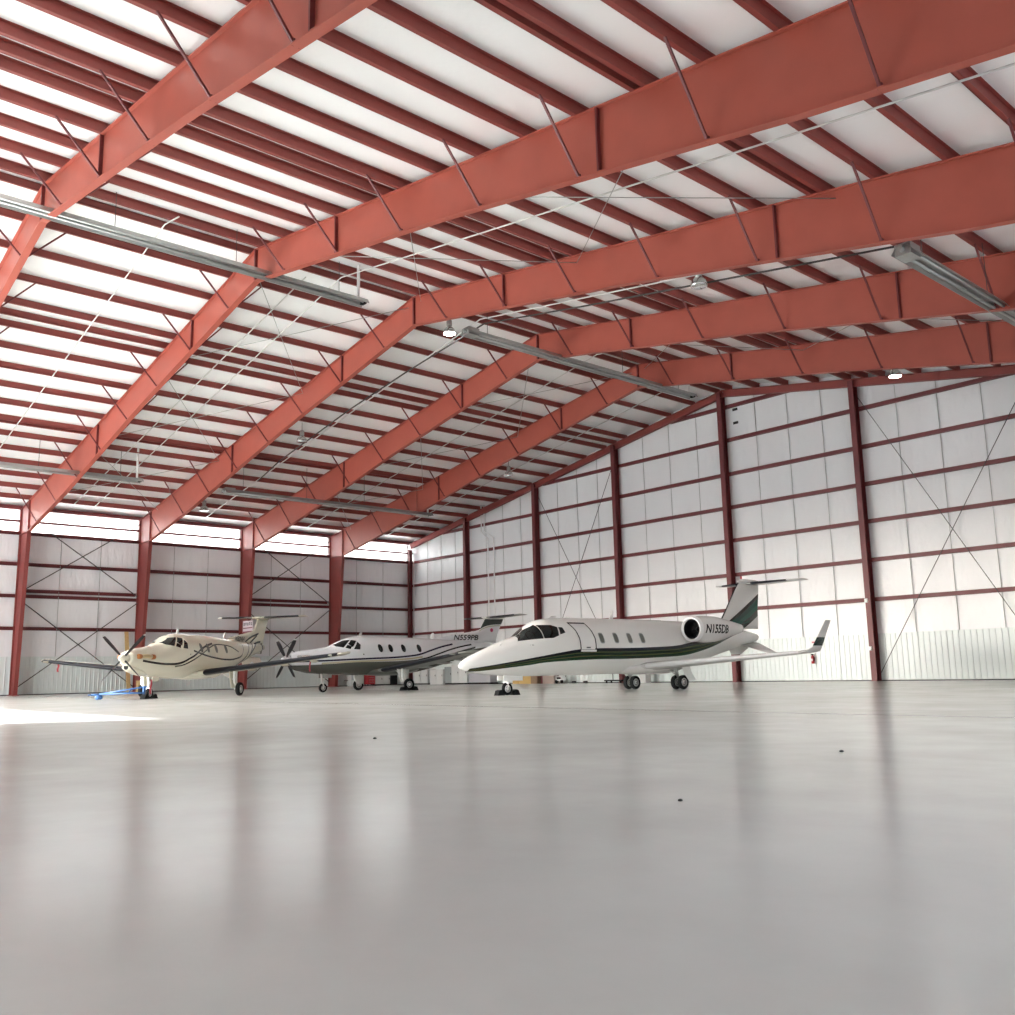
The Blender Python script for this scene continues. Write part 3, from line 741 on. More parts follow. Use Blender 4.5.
    for sg in (-1, 1):
        cy = sg * 1.42
        prof = [(10.86, .43), (10.90, .47), (11.1, .51), (11.6, .545), (12.2, .53), (12.8, .455), (13.4, .34), (14.15, .20)]
        nz = lambda a: 2.38 + .07 * max(0, a - 11.8) / 2.35
        N = Body([(a, nz(a) + r) for a, r in prof], [(a, nz(a) - r) for a, r in prof], prof, 2.0, cy)
        eng = N.mesh(lin(10.86, 11.2, 8) + lin(11.3, 14.15, 24), 40, False).build('engine_nacelle', WPAINT, root)
        m = MB(); ring = [(.03, .40), (-.02, .425), (-.05, .45), (-.05, .47), (-.02, .49), (.05, .505), (.14, .525)]
        m.loft([[Vector((10.88 + q, cy + r * cos(2*pi*k/40), 2.38 + r * sin(2*pi*k/40))) for k in range(40)] for q, r in ring], caps=False); m.build('inlet_lip', LEDGE, eng)
        m = MB(); m.loft([[Vector((10.88 + q, cy + r * cos(2*pi*k/40), 2.38 + r * sin(2*pi*k/40))) for k in range(40)] for q, r in ((.03, .40), (.2, .375), (.55, .37), (.56, .01))], caps=False); m.build('inlet_duct', BLACK, eng)
        for k in range(16):
            a = 2 * pi * k / 16; u = Vector((0, cos(a), sin(a))); p = Vector((11.36, cy, 2.38)); m = MB(); m.bar(p + u * .09, p + u * .36, .07, .01, up=(1, .6, 0)); m.build('fan_blade', BLACK, eng)
        m = MB(); m.lathe([(-.12, .005), (-.06, .06), (0, .11), (.02, .11)], (11.32, cy, 2.38), (1, 0, 0), 16); m.build('fan_spinner', BLACK, eng)
        m = MB(); m.lathe([(0, .205), (.10, .185), (.13, .17), (.13, .14), (.0, .13), (.0, .01)], (14.12, cy, 2.45), (1, 0, 0), 24); m.build('exhaust_ring', CHROME, eng)
        m = MB(); m.loft(wing_rings([(11.4, sg * .55, 2.36, 2.5, .10, 0), (11.4, sg * 1.1, 2.38, 2.4, .10, 0)])); m.build('pylon', WPAINT, eng)
        vs = []
        for u, v in tx:
            s_ = 11.15 + 1.62 * u if sg == -1 else 12.77 - 1.62 * u
            vs.append(N.side(s_, 2.20 + .36 * v, sg, .006))
        MB().add(vs, tf).build('registration_lettering', BLACK, eng)
    # landing gear
    g = MB(); g.tube([(2.08, 0, .85), (2.14, 0, .30)], [.06, .045], 10); g.tube([(2.12, -.09, .42), (2.14, -.09, .2)], .02, 8); g.tube([(2.12, .09, .42), (2.14, .09, .2)], .02, 8); g.box((2.12, 0, .43), (.07, .22, .06))
    ng = g.build('nose_gear', WPAINT, root); wheel(ng, (2.15, 0, .225), .225, .13)
    for sg in (-1, 1):
        m = MB(); m.box((2.05 + .25, sg * .16, .60), (.9, .02, .20)); m.build('nose_gear_door', WPAINT, ng)
    m = MB(); m.tube([(2.25, 0, .8), (2.2, -.03, .5)], .03, 8); m.build('taxi_light', CHROME, ng)
    for sg in (-1, 1):
        y = sg * 1.25
        g = MB(); g.tube([(9.95, y, .90), (10.05, y, .62), (10.18, y, .30)], [.07, .06, .05], 10); g.tube([(10.18, y - .26, .28), (10.18, y + .26, .28)], .035, 8); g.tube([(9.8, y, .85), (10.1, y, .45)], .03, 8); g.tube([(10.0, sg * .8, .82), (10.08, y, .52)], .028, 8)
        mg = g.build('main_gear', GALV, root)
        for dy in (-.17, .17): wheel(mg, (10.18, y + dy, .28), .28, .19)
        m = MB(); m.loft([[Vector((a, y - sg * -.30 - .0, z)), Vector((a + .48, y + sg * .30, z)), Vector((a + .48, y + sg * .32, z)), Vector((a, y + sg * .32, z))] for a, z in ((9.95, .95), (10.1, .62), (10.38, .33))], smooth=False); m.build('gear_door', WPAINT, mg)
    # antennas, probes
    for x, h, l in ((7.55, .30, .22), (4.2, .10, .4), (5.05, .05, .3)):
        z = B.top(x); m = MB(); m.prism([(x, 0, z - .03), (x + l, 0, z - .03), (x + l * 1.15, 0, z + h), (x + l * .6, 0, z + h)], (0, -.02, 0), (0, .02, 0)); m.build('antenna', WPAINT, root)
    m = MB(); m.prism([(4.7, 0, .66), (5.0, 0, .66), (5.05, 0, .46), (4.95, 0, .46)], (0, -.02, 0), (0, .02, 0)); m.build('antenna', WPAINT, root)
    for sg in (-1, 1):
        m = MB(); p = B.side(2.75, 1.72, sg, 0); m.tube([p, p + Vector((-.02, sg * .07, 0)), p + Vector((-.18, sg * .08, 0))], .014, 6); m.build('pitot_probe', CHROME, root)
        m = MB(); p = B.side(1.5, 1.68, sg, 0); m.tube([p + Vector((.1, 0, 0)), p + Vector((.25, sg * .02, .16))], .02, 6); m.build('wiper_vane', WPAINT, root)
    return root
business_jet()

# ------------------------------------------------------------------ turboprops
def turboprop(key, X, Y, H, label, liv, lettering, base, belly, stacks, finmat):
    root = thing('turboprop_plane', label, 'airplane', (X, Y, 0), H + pi)
    B = Body([(.42, 1.93), (.6, 1.97), (1.05, 2.06), (2.0, 2.17), (2.65, 2.28), (2.95, 2.43), (3.3, 2.58), (3.8, 2.73), (4.3, 2.80), (5.5, 2.80), (7.5, 2.77), (9, 2.72), (10.6, 2.66), (12.2, 2.60), (13.5, 2.55), (13.9, 2.50)],
             [(.42, 1.38), (.6, 1.32), (1.06, 1.18), (1.45, 1.03), (2.15, .91), (3.2, .84), (4.4, .82), (7.2, .84), (8.4, 1.0), (10, 1.36), (12, 1.86), (13.5, 2.20), (13.9, 2.30)],
             [(.42, .30), (.6, .36), (1.05, .46), (1.6, .55), (2.65, .69), (3.5, .80), (4.3, .84), (7.8, .84), (9, .75), (10.6, .53), (12.2, .28), (13.5, .10), (13.9, .05)], 2.25)
    B.mesh(lin(.42, 4.4, 30) + lin(4.6, 13.9, 34)).build('fuselage', liv, root)
    # propeller
    m = MB(); m.lathe([(0, .01), (.04, .07), (.15, .14), (.3, .19), (.46, .22)], (-.02, 0, 1.66), (1, 0, 0), 24); sp = m.build('spinner', CHROME if key == 'B' else CREAM, root)
    for k in range(4):
        a = pi / 4 + pi / 2 * k; u = Vector((0, cos(a), sin(a))); p = Vector((.24, 0, 1.66)); w = Vector((0, -sin(a), cos(a)))
        rings = []
        for r, c, t, tw in ((.16, .10, .08, 1.5), (.35, .17, .05, 1.45), (.7, .22, .035, 1.36), (1.05, .20, .022, 1.28), (1.25, .15, .014, 1.24), (1.33, .06, .01, 1.2)):
            d = (w * cos(tw) + Vector((1, 0, 0)) * sin(tw)); nn = d.cross(u)
            rings.append([p + u * r + d * (c * cos(2*pi*q/12)) * .5 + nn * (t * .5 * sin(2*pi*q/12)) for q in range(12)])
        b = MB().loft(rings[:5]).build('blade', DGREY, sp); MB().loft(rings[4:]).build('blade_tip', WPAINT, b)
    # chin inlet and exhaust stacks
    m = MB(); m.loft([[Vector((x, w * cos(2*pi*k/20), z + h * sin(2*pi*k/20))) for k in range(20)] for x, w, z, h in ((.5, .20, 1.30, .10), (.8, .26, 1.22, .13), (1.4, .30, 1.12, .16), (2.2, .2, 1.02, .12))]); m.build('chin_inlet', liv, root)
    m = MB(); m.lathe([(0, .1), (.01, .095)], (.49, 0, 1.30), (1, 0, 0), 16); m.build('inlet_opening', BLACK, root)
    for sg in (-1, 1):
        p0 = B.side(.75, 1.72, sg, .03); p1 = B.side(1.1, 1.73, sg, .06); p2 = B.side(1.5, 1.70, sg, .06)
        m = MB(); m.tube([p0, p1, p2], [.075, .09, .085], 14); ex = m.build('exhaust_stack', stacks[0], root)
        for q, e in ((p0, .105), (p2, .105)):
            mm = MB(); mm.lathe([(-.1, e * .85), (-.06, e), (.06, e), (.1, e * .85)], q, (p2 - p0), 14); mm.build('stack_cover', stacks[1], ex)
    # cockpit glazing
    for sg in (-1, 1):
        m = B.quad([(2.86, 2.375), (2.84, 2.27), (3.18, 2.23), (3.46, 2.62)], sg, .012); 
        m = MB(); B.quad([(2.80, 2.345), (2.80, 2.26), (3.12, 2.20), (3.30, 2.36)], sg, .012, 8, m); B.quad([(2.80, 2.345), (3.30, 2.36), (3.62, 2.60), (3.30, 2.565)], sg, .012, 8, m); m.build('windshield_pane', GLASSD, root)
        B.quad([(3.20, 2.19), (3.46, 2.12), (3.56, 2.26), (3.36, 2.34)], sg, .012).build('cockpit_window', GLASSD, root)
        B.quad([(3.40, 2.38), (3.60, 2.22), (3.90, 2.55), (3.66, 2.59)], sg, .012).build('cockpit_window', GLASSD, root)
        B.quad([(3.64, 2.12), (3.99, 2.10), (4.06, 2.34), (3.93, 2.50)], sg, .012).build('cockpit_window', GLASSD, root)
        for cx in (5.22, 5.86, 6.67, 7.69):
            wo = B.oval(cx, 2.17, .135, .205, sg, .010, 2.2, -.2).build('cabin_window', GLASSG if key == 'A' else GLASSD, root)
        B.oval(4.18, 1.86, .035, .035, sg, .012).build('static_port', BLACK, root)
    # wing
    for sg in (1, -1):
        secs = [(5.0, -.5, .98, 2.25, .15, 0), (5.16, -.84, 1.04, 2.1, .15, 0), (5.30, -7.2, 1.74, 1.25, .12, 0)]
        tip = [(5.30, -7.2, 1.74, 1.25, .12, 0), (5.5, -7.38, 1.78, 1.0, .10, -.4), (5.85, -7.48, 1.86, .5, .08, -.8)]
        bt = [(5.16, -.95, 1.055, 2.09, .15, 0), (5.30, -7.2, 1.74, 1.25, .12, 0)]
        if sg == -1: secs, tip, bt = mirror(secs), mirror(tip), mirror(bt)
        wo = wing('wing', secs, base, root); boot('deicing_boot', bt, BOOT, wo, .15); wing('winglet', tip, base, wo)
        for fy in (-2.6, -4.2, -5.6):
            y = fy if sg == 1 else -fy; m = MB(); m.lathe([(0, .01), (.2, .06), (.7, .07), (1.1, .01)], (6.2, y, .88 + abs(fy) * .108), (1, 0, 0), 10); m.build('flap_fairing', base, wo)
        m = MB(); y = -6.9 if sg == 1 else 6.9; m.tube([(5.0, y, 1.70), (5.35, y, 1.70)], [.02, .07], 8)
        m.build('pitot_tube' if sg == 1 else 'radar_pod', base, wo)
    m = MB(); m.loft([[Vector((x, w * cos(2*pi*k/24), zc + h * sin(2*pi*k/24))) for k in range(24)] for x, w, zc, h in ((4.5, .1, .95, .05), (4.9, .7, .98, .18), (5.6, .92, 1.0, .24), (7.0, .92, 1.02, .24), (7.8, .6, 1.1, .18), (8.4, .1, 1.2, .05))]); m.build('wing_fairing', belly, root)
    # fin with dorsal fillet, T-tail
    fin = [(8.9, 0, 2.50, 4.9, .04, pi/2), (9.6, 0, 2.78, 4.25, .05, pi/2), (11.0, 0, 3.02, 2.92, .07, pi/2), (12.25, 0, 3.20, 1.75, .09, pi/2), (12.62, 0, 3.32, 1.45, .10, pi/2), (13.02, 0, 3.92, 1.40, .10, pi/2)]
    fo = wing('fin', fin, finmat, root)
    m = MB(); m.loft(wing_rings([(12.6, 0, 2.05, 1.0, .10, pi/2), (12.9, 0, 2.55, 1.05, .10, pi/2)])); m.build('lower_rudder', finmat, fo)
    m = MB(); m.loft([[Vector((x, r * cos(2*pi*k/20), 3.98 + r * .8 * sin(2*pi*k/20))) for k in range(20)] for x, r in ((12.75, .02), (12.9, .09), (13.3, .13), (14.1, .10), (14.55, .02))]); m.build('tail_bullet', WPAINT if key == 'B' else CREAM, fo)
    for sg in (1, -1):
        sec = [(13.0, -.05, 3.99, 1.25, .10, 0), (13.33, -2.42, 4.04, .85, .10, 0)]; bs = [(13.05, -.35, 3.996, 1.2, .10, 0), (13.30, -2.2, 4.036, .89, .10, 0)]
        if sg == -1: sec, bs = mirror(sec), mirror(bs)
        to = wing('tailplane', sec, base, root); boot('deicing_boot', bs, BOOT, to, .15)
        vf = [(11.2, -.12, 1.85, 1.9, .05, -1.0), (12.2, -.42, 1.45, .7, .05, -1.0)]
        if sg == -1: vf = mirror(vf)
        wing('ventral_strake', vf, base, root)
    # registration
    tx, tf = text_tris(lettering[0], .25, .015)
    s0, s1, z0, z1 = lettering[1]
    for sg in (-1, 1):
        vs = []
        for u, v in tx:
            s_ = s0 + (s1 - s0) * u if sg == -1 else s1 - (s1 - s0) * u
            z_ = z0 + (z1 - z0) * v
            yb = -B.side(s_, min(z_, B.top(s_) - .002), -1, .006).y if z_ < B.top(s_) else 0
            ch = max(0.02, .10 - .035 * (z_ - 2.6))
            vs.append(Vector((s_, sg * max(yb, lettering[2] + (.006)), z_)))
        MB().add(vs, tf).build('registration_lettering', BLACK, root)
    # gear
    g = MB(); g.tube([(2.2, 0, 1.0), (2.3, 0, .32)], [.06, .045], 10); g.box((2.28, 0, .42), (.08, .2, .07)); g.tube([(2.3, -.1, .42), (2.32, -.1, .2)], .022, 8); g.tube([(2.3, .1, .42), (2.32, .1, .2)], .022, 8); g.tube([(2.6, 0, .95), (2.3, 0, .5)], .025, 8)
    ng = g.build('nose_gear', WPAINT, root); wheel(ng, (2.32, 0, .22), .22, .16)
    for sg in (-1, 1):
        m = MB(); m.box((2.45, sg * .2, .85), (.5, .015, .28)); m.build('nose_gear_door', base, ng)
    for sg in (-1, 1):
        y = sg * 2.26; g = MB()
        g.tube([(5.55, y, 1.15), (5.6, y, .60), (5.9, y, .30)], [.06, .055, .05], 10); g.tube([(5.75, y, 1.15), (5.9, y, .35)], .03, 8); g.tube([(5.9, y - .14, .30), (5.9, y + .14, .30)], .03, 8); g.tube([(5.6, sg * 1.5, 1.08), (5.62, y, .7)], .03, 8)
        mg = g.build('main_gear', WPAINT, root); wheel(mg, (5.9, y + sg * .12, .30), .30, .20)
        m = MB(); m.loft([[Vector((a, y - sg * .16, z)), Vector((a + wd, y - sg * .16, z)), Vector((a + wd, y - sg * .13, z)), Vector((a, y - sg * .13, z))] for a, wd, z in ((5.35, .75, 1.10), (5.45, .62, .75), (5.62, .42, .36))], smooth=False); m.build('gear_door', WPAINT if key == 'B' else CREAM, mg)
    # antennas
    for x, h, l in ((4.35, .22, .2), (6.9, .08, .25), (9.0, .32, .22)):
        z = B.top(x); m = MB(); m.prism([(x, 0, z - .03), (x + l, 0, z - .03), (x + l * 1.3, 0, z + h), (x + l * .7, 0, z + h)], (0, -.015, 0), (0, .015, 0)); m.build('antenna', WPAINT, root)
    return root, B
# striped silver-grey plane in the middle
lb = Livery('silver_grey_livery', (.74, .75, .78))
navy = [(.39, 1.52), (1.34, 1.54), (2.22, 1.56), (3.58, 1.61), (4.76, 1.65), (5.98, 1.69), (6.98, 1.76), (7.6, 1.83), (8.48, 2.06), (9.29, 2.26), (10.2, 2.42)]
lb.band([(0, 0), (14, 0)], [(0, 1.34), (1.2, 1.35), (2.5, 1.40), (3.6, 1.46), (5, 1.48), (7, 1.54), (9, 1.75), (11, 2.05), (14, 2.4)], (.115, .12, .105), .3, 15)
lb.line([(1.9, 1.42), (3.58, 1.50), (5, 1.535), (7, 1.62), (7.9, 1.72)], .045, (.50, .46, .33))
lb.line(navy, .045, (.02, .018, .045))
lb.line([(7.6, 1.55), (8.3, 1.68), (9.01, 1.87), (10.11, 2.15), (11.23, 2.35), (11.7, 2.41)], .04, (.02, .02, .022))
lb.line([(7.9, 1.40), (9.0, 1.60), (10.5, 1.95), (12, 2.25)], .05, (.06, .065, .06))
lb.band([(9, 2.6), (12.0, 3.16), (12.5, 3.27), (12.9, 3.45), (13.41, 3.56), (14.5, 3.62)], [(9, 4.2), (14.6, 4.2)], (.06, .07, .065), 12.3, 15)
lb.line([(12.5, 3.20), (12.9, 3.38), (13.41, 3.49), (14.5, 3.55)], .03, (.45, .48, .36))
LBM = lb.done()
BGREY = mat('silver_grey_wing_paint', (.42, .44, .42), .25, .2)
BBEL = mat('dark_grey_belly_paint', (.12, .125, .11), .3)
turboprop('B', 23.1, -24.1, 4.712, 'silver-grey striped propeller plane N559PB parked between the cream plane and the jet', LBM,
          ('N559PB', (10.58, 12.38, 2.66, 2.97), .115), BGREY, BBEL, (CHROME, GALV), LBM)
# cream plane with looping lines on the left
la = Livery('cream_swirl_livery', (.66, .63, .52))
K = (.02, .018, .015)
la.line([(.98, 1.56), (1.79, 1.47), (2.5, 1.43), (2.9, 1.43), (3.45, 1.48), (4.21, 1.70), (4.54, 1.80), (5.25, 2.12), (5.9, 2.30), (6.46, 2.40)], .045, K)
la.line([(3.1, 1.33), (3.7, 1.40), (4.2, 1.53), (5.27, 1.90), (6.16, 2.23), (6.95, 2.37), (8.02, 2.34), (8.99, 2.14), (9.3, 2.06)], .028, K)
la.line([(4.5, 2.03), (5.47, 1.86), (6.63, 1.73), (7.85, 1.67), (9.14, 1.76), (9.75, 1.88), (10.0, 2.1), (10.12, 2.35), (10.15, 2.55)], .038, K)
la.line([(9.43, 1.41), (10.45, 1.78), (10.9, 2.10), (11.2, 2.52), (11.9, 2.86), (13.03, 3.13)], .05, K)
la.line([(10.32, 1.48), (11.22, 1.93), (11.6, 2.26), (11.85, 2.5), (12.83, 3.02)], .05, K)
la.line([(10.95, 1.69), (12.07, 2.36), (12.75, 2.62), (13.4, 2.70)], .05, K)
la.band([(0, 1.7), (14, 1.7)], [(0, 2.64), (14, 2.64)], (.03, .02, .07), 13.42, 13.62)
LAM = la.done()
turboprop('A', 26.5, -33.0, 5.404, 'cream propeller plane with looping black lines parked at the left', LAM,
          ('N50NH', (10.12, 11.2, 2.64, 2.90), .115), CREAM, CREAM, (GOLD, COPPER), LAM)

# magenta disc on the striped plane's fin is a sticker that belongs to the fin
for o in bpy.data.objects:
    if o.name.startswith('fin') and o.parent and o.parent.get('label', '').startswith('silver'):
        m = MB()
        for sg in (-1, 1):
            m.lathe([(0, .11), (.012, .11)], (13.42, sg * .085, 3.26), (0, sg, 0), 20)
        m.build('fin_decal', PINK, o.parent); break

# ------------------------------------------------------------------ things around the planes
def local(X, Y, H, s, l, z):
    fx, fy = cos(H), sin(H); return (X - fx * s - fy * l, Y - fy * s + fx * l, z)
JET = (39.85, -26.33, 4.712); PB = (23.1, -24.1, 4.712); PA = (26.5, -33.0, 5.404)
def chock(x, y, rz, label):
    m = MB(); m.prism([(-.16, 0, 0), (.16, 0, 0), (.09, 0, .17), (-.02, 0, .20), (-.09, 0, .15)], (0, -.11, 0), (0, .11, 0)); m.tube([(0, -.11, .1), (0, -.2, .03)], .012, 6)
    o = m.build('wheel_chock', BLACKRUB); o.location = (x, y, 0); o.rotation_euler = (0, 0, rz); tag(o, label, 'chock', 'wheel chocks')
for P, s, l, wh in ((JET, 2.15, 0, 'jet nose wheel'), (PB, 5.9, 2.26, 'striped plane near main wheel'), (PA, 2.32, 0, 'cream plane nose wheel')):
    for ds, nm in ((-.36, 'front'), (.36, 'rear')):
        x, y, _ = local(*P, s + ds, l + (.12 if l else 0), 0); chock(x, y, P[2] + (pi if ds > 0 else 0), 'black rubber chock at the %s of the %s' % (nm, wh))
def streamer(p, L, label):
    m = MB(); n = 10; vs = []
    for i in range(n + 1):
        t = i / n; vs += [(p[0] + .02 * sin(5 * t), p[1] - .04 + .015 * sin(7 * t), p[2] - L * t), (p[0] + .02 * sin(5 * t), p[1] + .04 + .015 * sin(7 * t), p[2] - L * t)]
    vs2 = [(x + .006, y, z) for x, y, z in vs]; k = len(vs)
    fs = [(2*i, 2*i+1, 2*i+3, 2*i+2) for i in range(n)] + [(k+2*i, k+2*i+2, k+2*i+3, k+2*i+1) for i in range(n)]
    m.add(vs + vs2, fs); tag(m.build('warning_streamer', STREAM), label, 'streamer', 'red warning streamers')
streamer(local(*PB, 1.18, .70, 1.78), .75, 'red ribbon streamer hanging from the striped plane engine cover')
streamer(local(*PA, 5.25, -6.3, 1.58), .35, 'short red streamer hanging under the far wing of the cream plane')
streamer(local(*PA, 2.0, .25, .80), .6, 'pink-red streamer hanging by the cream plane nose wheel')
# tow bar
nx, ny, _ = local(*PA, 2.32, 0, 0)
t = thing('tow_bar', 'blue aircraft tow bar lying at the cream plane nose wheel', 'tow bar', (nx, ny, 0), 0)
ex, ey = -1.40, -1.58
m = MB(); m.tube([(ex, ey, .22), (-.55, -.55, .42), (-.18, -.10, .50)], .035, 10); m.tube([(ex, ey, .22), (-.45, -.70, .25), (-.05, -.22, .25)], .035, 10)
m.tube([(-.55, -.55, .42), (-.45, -.70, .25)], .025, 8); m.build('bar_tubes', BLUE, t)
m = MB(); m.tube([(ex, ey, .22), (ex - .22, ey - .24, .20)], .045, 10); m.lathe([(-.02, .05), (-.02, .085), (.02, .085), (.02, .05)], (ex - .26, ey - .28, .2), (0, 0, 1), 16); m.build('hitch_eye', BLUE, t)
for d in (-.08, .08):
    m = MB(); m.lathe([(-.03, .03), (-.03, .10), (.03, .10), (.03, .03)], (ex + d, ey - d, .10), (1, -1, 0), 16); m.build('castor_wheel', BLUE, t)
m = MB(); m.box((-.14, -.12, .36), (.16, .16, .34)); m.build('yoke_head', BLUE, t)
# leaning plank
m = MB(); m.bar((.80, -23.52, .02), (-.02, -23.56, 4.05), .26, .06, up=(1, 0, 0)); tag(m.build('wood_plank', WOOD), 'tall pale wooden plank leaning on the wall beside the cream plane propeller', 'plank')
m = MB(); m.box((2.2, -23.3, .36), (.4, .36, .72)); m.box((2.2, -23.3, .74), (.44, .40, .05)); tag(m.build('wooden_crate', WOOD), 'small brown crate on the floor below the cream plane chin', 'crate')
# cabinets along the corner
def cabinet(loc, d, label, body, foot=BLACK, doors=2, face='y', name='storage_cabinet'):
    t = thing(name, label, 'cabinet', loc, 0, 'cabinets in the far corner')
    w, dp, h = d
    m = MB(); m.box((0, 0, h / 2 + .05), (w, dp, h - .1)); m.build('cabinet_body', body, t)
    m = MB(); m.box((0, 0, .05), (w * .96, dp * .94, .1)); m.build('plinth', foot, t)
    for i in range(doors):
        if face == 'y':
            dw = w / doors; x = -w / 2 + dw * (i + .5); m = MB(); m.box((x, -dp / 2 - .01, h / 2 + .05), (dw - .03, .02, h - .16)); dd = m.build('cabinet_door', body, t)
            m = MB(); m.box((x + dw * .35, -dp / 2 - .035, h * .6), (.03, .03, .14)); m.build('door_handle', DGREY, dd)
        else:
            dw = dp / doors; y = -dp / 2 + dw * (i + .5); m = MB(); m.box((w / 2 + .01, y, h / 2 + .05), (.02, dw - .03, h - .16)); dd = m.build('cabinet_door', body, t)
            m = MB(); m.box((w / 2 + .035, y + dw * .35, h * .6), (.03, .03, .14)); m.build('door_handle', DGREY, dd)
    return t
cabinet((8.08, -.75, 0), (1.94, .8, 1.48), 'tallest white cabinet below the jet nose tip', CABW)
cabinet((5.17, -.75, 0), (1.78, .8, 1.16), 'white cabinet behind the striped plane tail, left of the dark gap cabinet', CABW, CABW)
cabinet((3.06, -.75, 0), (1.94, .8, 1.2), 'white cabinet beside the near main wheel of the striped plane', CABW)
cabinet((6.58, -.70, 0), (.96, .7, 1.34), 'narrow dark grey cabinet between two white ones', CABG, doors=1)
m = MB(); m.box((10.35, -.7, .45), (2.5, .7, .66)); m.box((10.35, -.7, .06), (2.6, .74, .12), 1); tag(m.build('work_bench', [LILAC, BLACK]), 'low grey-lilac bench with black base under the jet nose', 'bench')
# against the side wall
m = MB(); m.box((.9, -6.25, .55), (.6, .56, 1.0)); m.box((.9, -6.25, .03), (.5, .5, .06)); m.box((1.21, -6.25, .7), (.02, .46, .5), 1); tag(m.build('storage_locker', [CABW, LILAC]), 'pale locker left of the red tool chest below the striped plane', 'locker')
t = thing('tool_chest', 'red rolling tool chest behind the striped plane wheels', 'tool chest', (1.0, -4.68, 0))
m = MB(); m.box((0, 0, .5), (.5, .72, .78)); m.build('chest_body', REDP, t)
for i in range(4):
    m = MB(); m.box((.26, 0, .22 + .18 * i), (.02, .66, .15)); dr = m.build('drawer', REDP, t); m = MB(); m.box((.28, 0, .27 + .18 * i), (.02, .5, .02)); m.build('drawer_pull', CHROME, dr)
for sx in (-.2, .2):
    for sy in (-.28, .28):
        m = MB(); m.lathe([(-.02, .055), (.02, .055)], (sx, sy, .055), (0, 1, 0), 12); m.build('castor', BLACK, t)
cabinet((.9, -3.55, 0), (.6, 1.42, .86), 'low white cabinet with black base right of the red tool chest', CABW, BLACK, 2, 'x')
m = MB(); m.box((1.0, -2.48, .44), (.5, .62, .86)); m.box((1.26, -2.48, .5), (.02, .5, .6)); tag(m.build('black_bin', BLACK), 'black cabinet standing right of the low white one under the striped plane wing', 'bin')
t = thing('work_stool', 'small steel stool beside the side wall under the striped plane nose', 'stool', (1.6, -7.2, 0))
m = MB(); m.lathe([(.42, .16), (.45, .17), (.46, .15)], (0, 0, 0), (0, 0, 1), 16); m.build('seat', DGREY, t)
for a in range(3):
    m = MB(); m.tube([(0, 0, .42), (.16 * cos(a * 2.1), .16 * sin(a * 2.1), 0)], .014, 6); m.build('leg', GALV, t)
# boxes along the back wall
def carton(x0, x1, h, y, mt, label, tape=None):
    t = thing('cardboard_box', label, 'box', ((x0 + x1) / 2, y, 0), 0, 'boxes on the floor by the back wall')
    w = x1 - x0; m = MB(); m.box((0, 0, h / 2), (w, .5, h)); m.build('carton', mt, t)
    m = MB(); m.box((0, 0, h + .004), (w * .96, .06, .008)); m.box((0, -.252, h - .06), (.06, .006, .12)); m.build('packing_tape', CARDD if mt != CARDD else CARD, t)
carton(13.87, 14.42, .42, -.6, CARD, 'smallest tan box on the floor right of the jet nose wheel')
carton(14.47, 15.75, .68, -.55, CARD, 'wide yellow-tan cardboard box behind the jet nose wheel')
carton(15.80, 16.48, .67, -.6, CARDD, 'dark brown cardboard box right of the wide yellow one')
carton(17.02, 18.16, .66, -.6, TAUPE, 'taupe grey box on the floor behind the jet door')
m = MB(); m.box((16.86, -.6, .34), (.26, .3, .66)); m.lathe([(.66, .09), (.74, .09), (.76, .05)], (16.86, -.6, 0), (0, 0, 1), 12); tag(m.build('fuel_can', mat('maroon_can_paint', (.12, .015, .02), .4)), 'slim maroon can between the brown and the taupe boxes', 'can')
# ground power trolley
t = thing('utility_trolley', 'white and black wheeled trolley right of the taupe box', 'trolley', (18.7, -.7, 0))
m = MB(); m.box((0, 0, .34), (.6, .45, .3)); m.box((-.1, 0, .55), (.3, .36, .18)); m.build('trolley_body', CABW, t)
m = MB(); m.box((0, -.23, .36), (.4, .02, .14)); m.box((-.1, -.19, .56), (.2, .02, .1)); m.build('control_panel', BLACK, t)
for sx in (-.25, .25):
    m = MB(); m.lathe([(-.04, .05), (-.04, .12), (.04, .12), (.04, .05)], (sx, -.2, .12), (0, 1, 0), 16); m.build('trolley_wheel', BLACKRUB, t)
m = MB(); m.tube([(.3, 0, .3), (.55, 0, .62), (.55, .1, .62)], .018, 8); m.build('handle', DGREY, t)
for x, lab in ((19.85, 'small dark floor block right of the trolley'), (20.92, 'second small dark floor block, further right of the trolley')):
    m = MB(); m.prism([(-.13, 0, 0), (.13, 0, 0), (.06, 0, .16), (-.06, 0, .16)], (x, -.75, 0), (x, -.5, 0)); tag(m.build('floor_block', DGREY), lab, 'block')
# platform cart under the jet
t = thing('platform_cart', 'low black platform cart with an upright handle behind the jet wheels', 'cart', (23.9, -.9, 0))
m = MB(); m.box((0, 0, .17), (1.5, .6, .08)); m.build('platform', BLACK, t)
m = MB(); m.tube([(-.25, 0, .2), (-.25, 0, .78)], .022, 8); m.tube([(-.48, 0, .78), (-.0, 0, .78)], .04, 8); m.build('handle', DGREY, t)
for sx in (-.6, .6):
    for sy in (-.22, .22):
        m = MB(); m.lathe([(-.03, .03), (-.03, .065), (.03, .065), (.03, .03)], (sx, sy, .065), (0, 1, 0), 12); m.build('castor', BLACKRUB, t)
m = MB(); m.box((26.05, -.6, .36), (.55, .5, .70)); m.box((26.05, -.6, .73), (.6, .55, .04)); m.lathe([(.75, .05), (.78, .05)], (26.05, -.6, 0), (0, 0, 1), 10); tag(m.build('storage_bin', CABW), 'pale grey lidded bin by the back wall, left of the jet main wheels', 'bin')
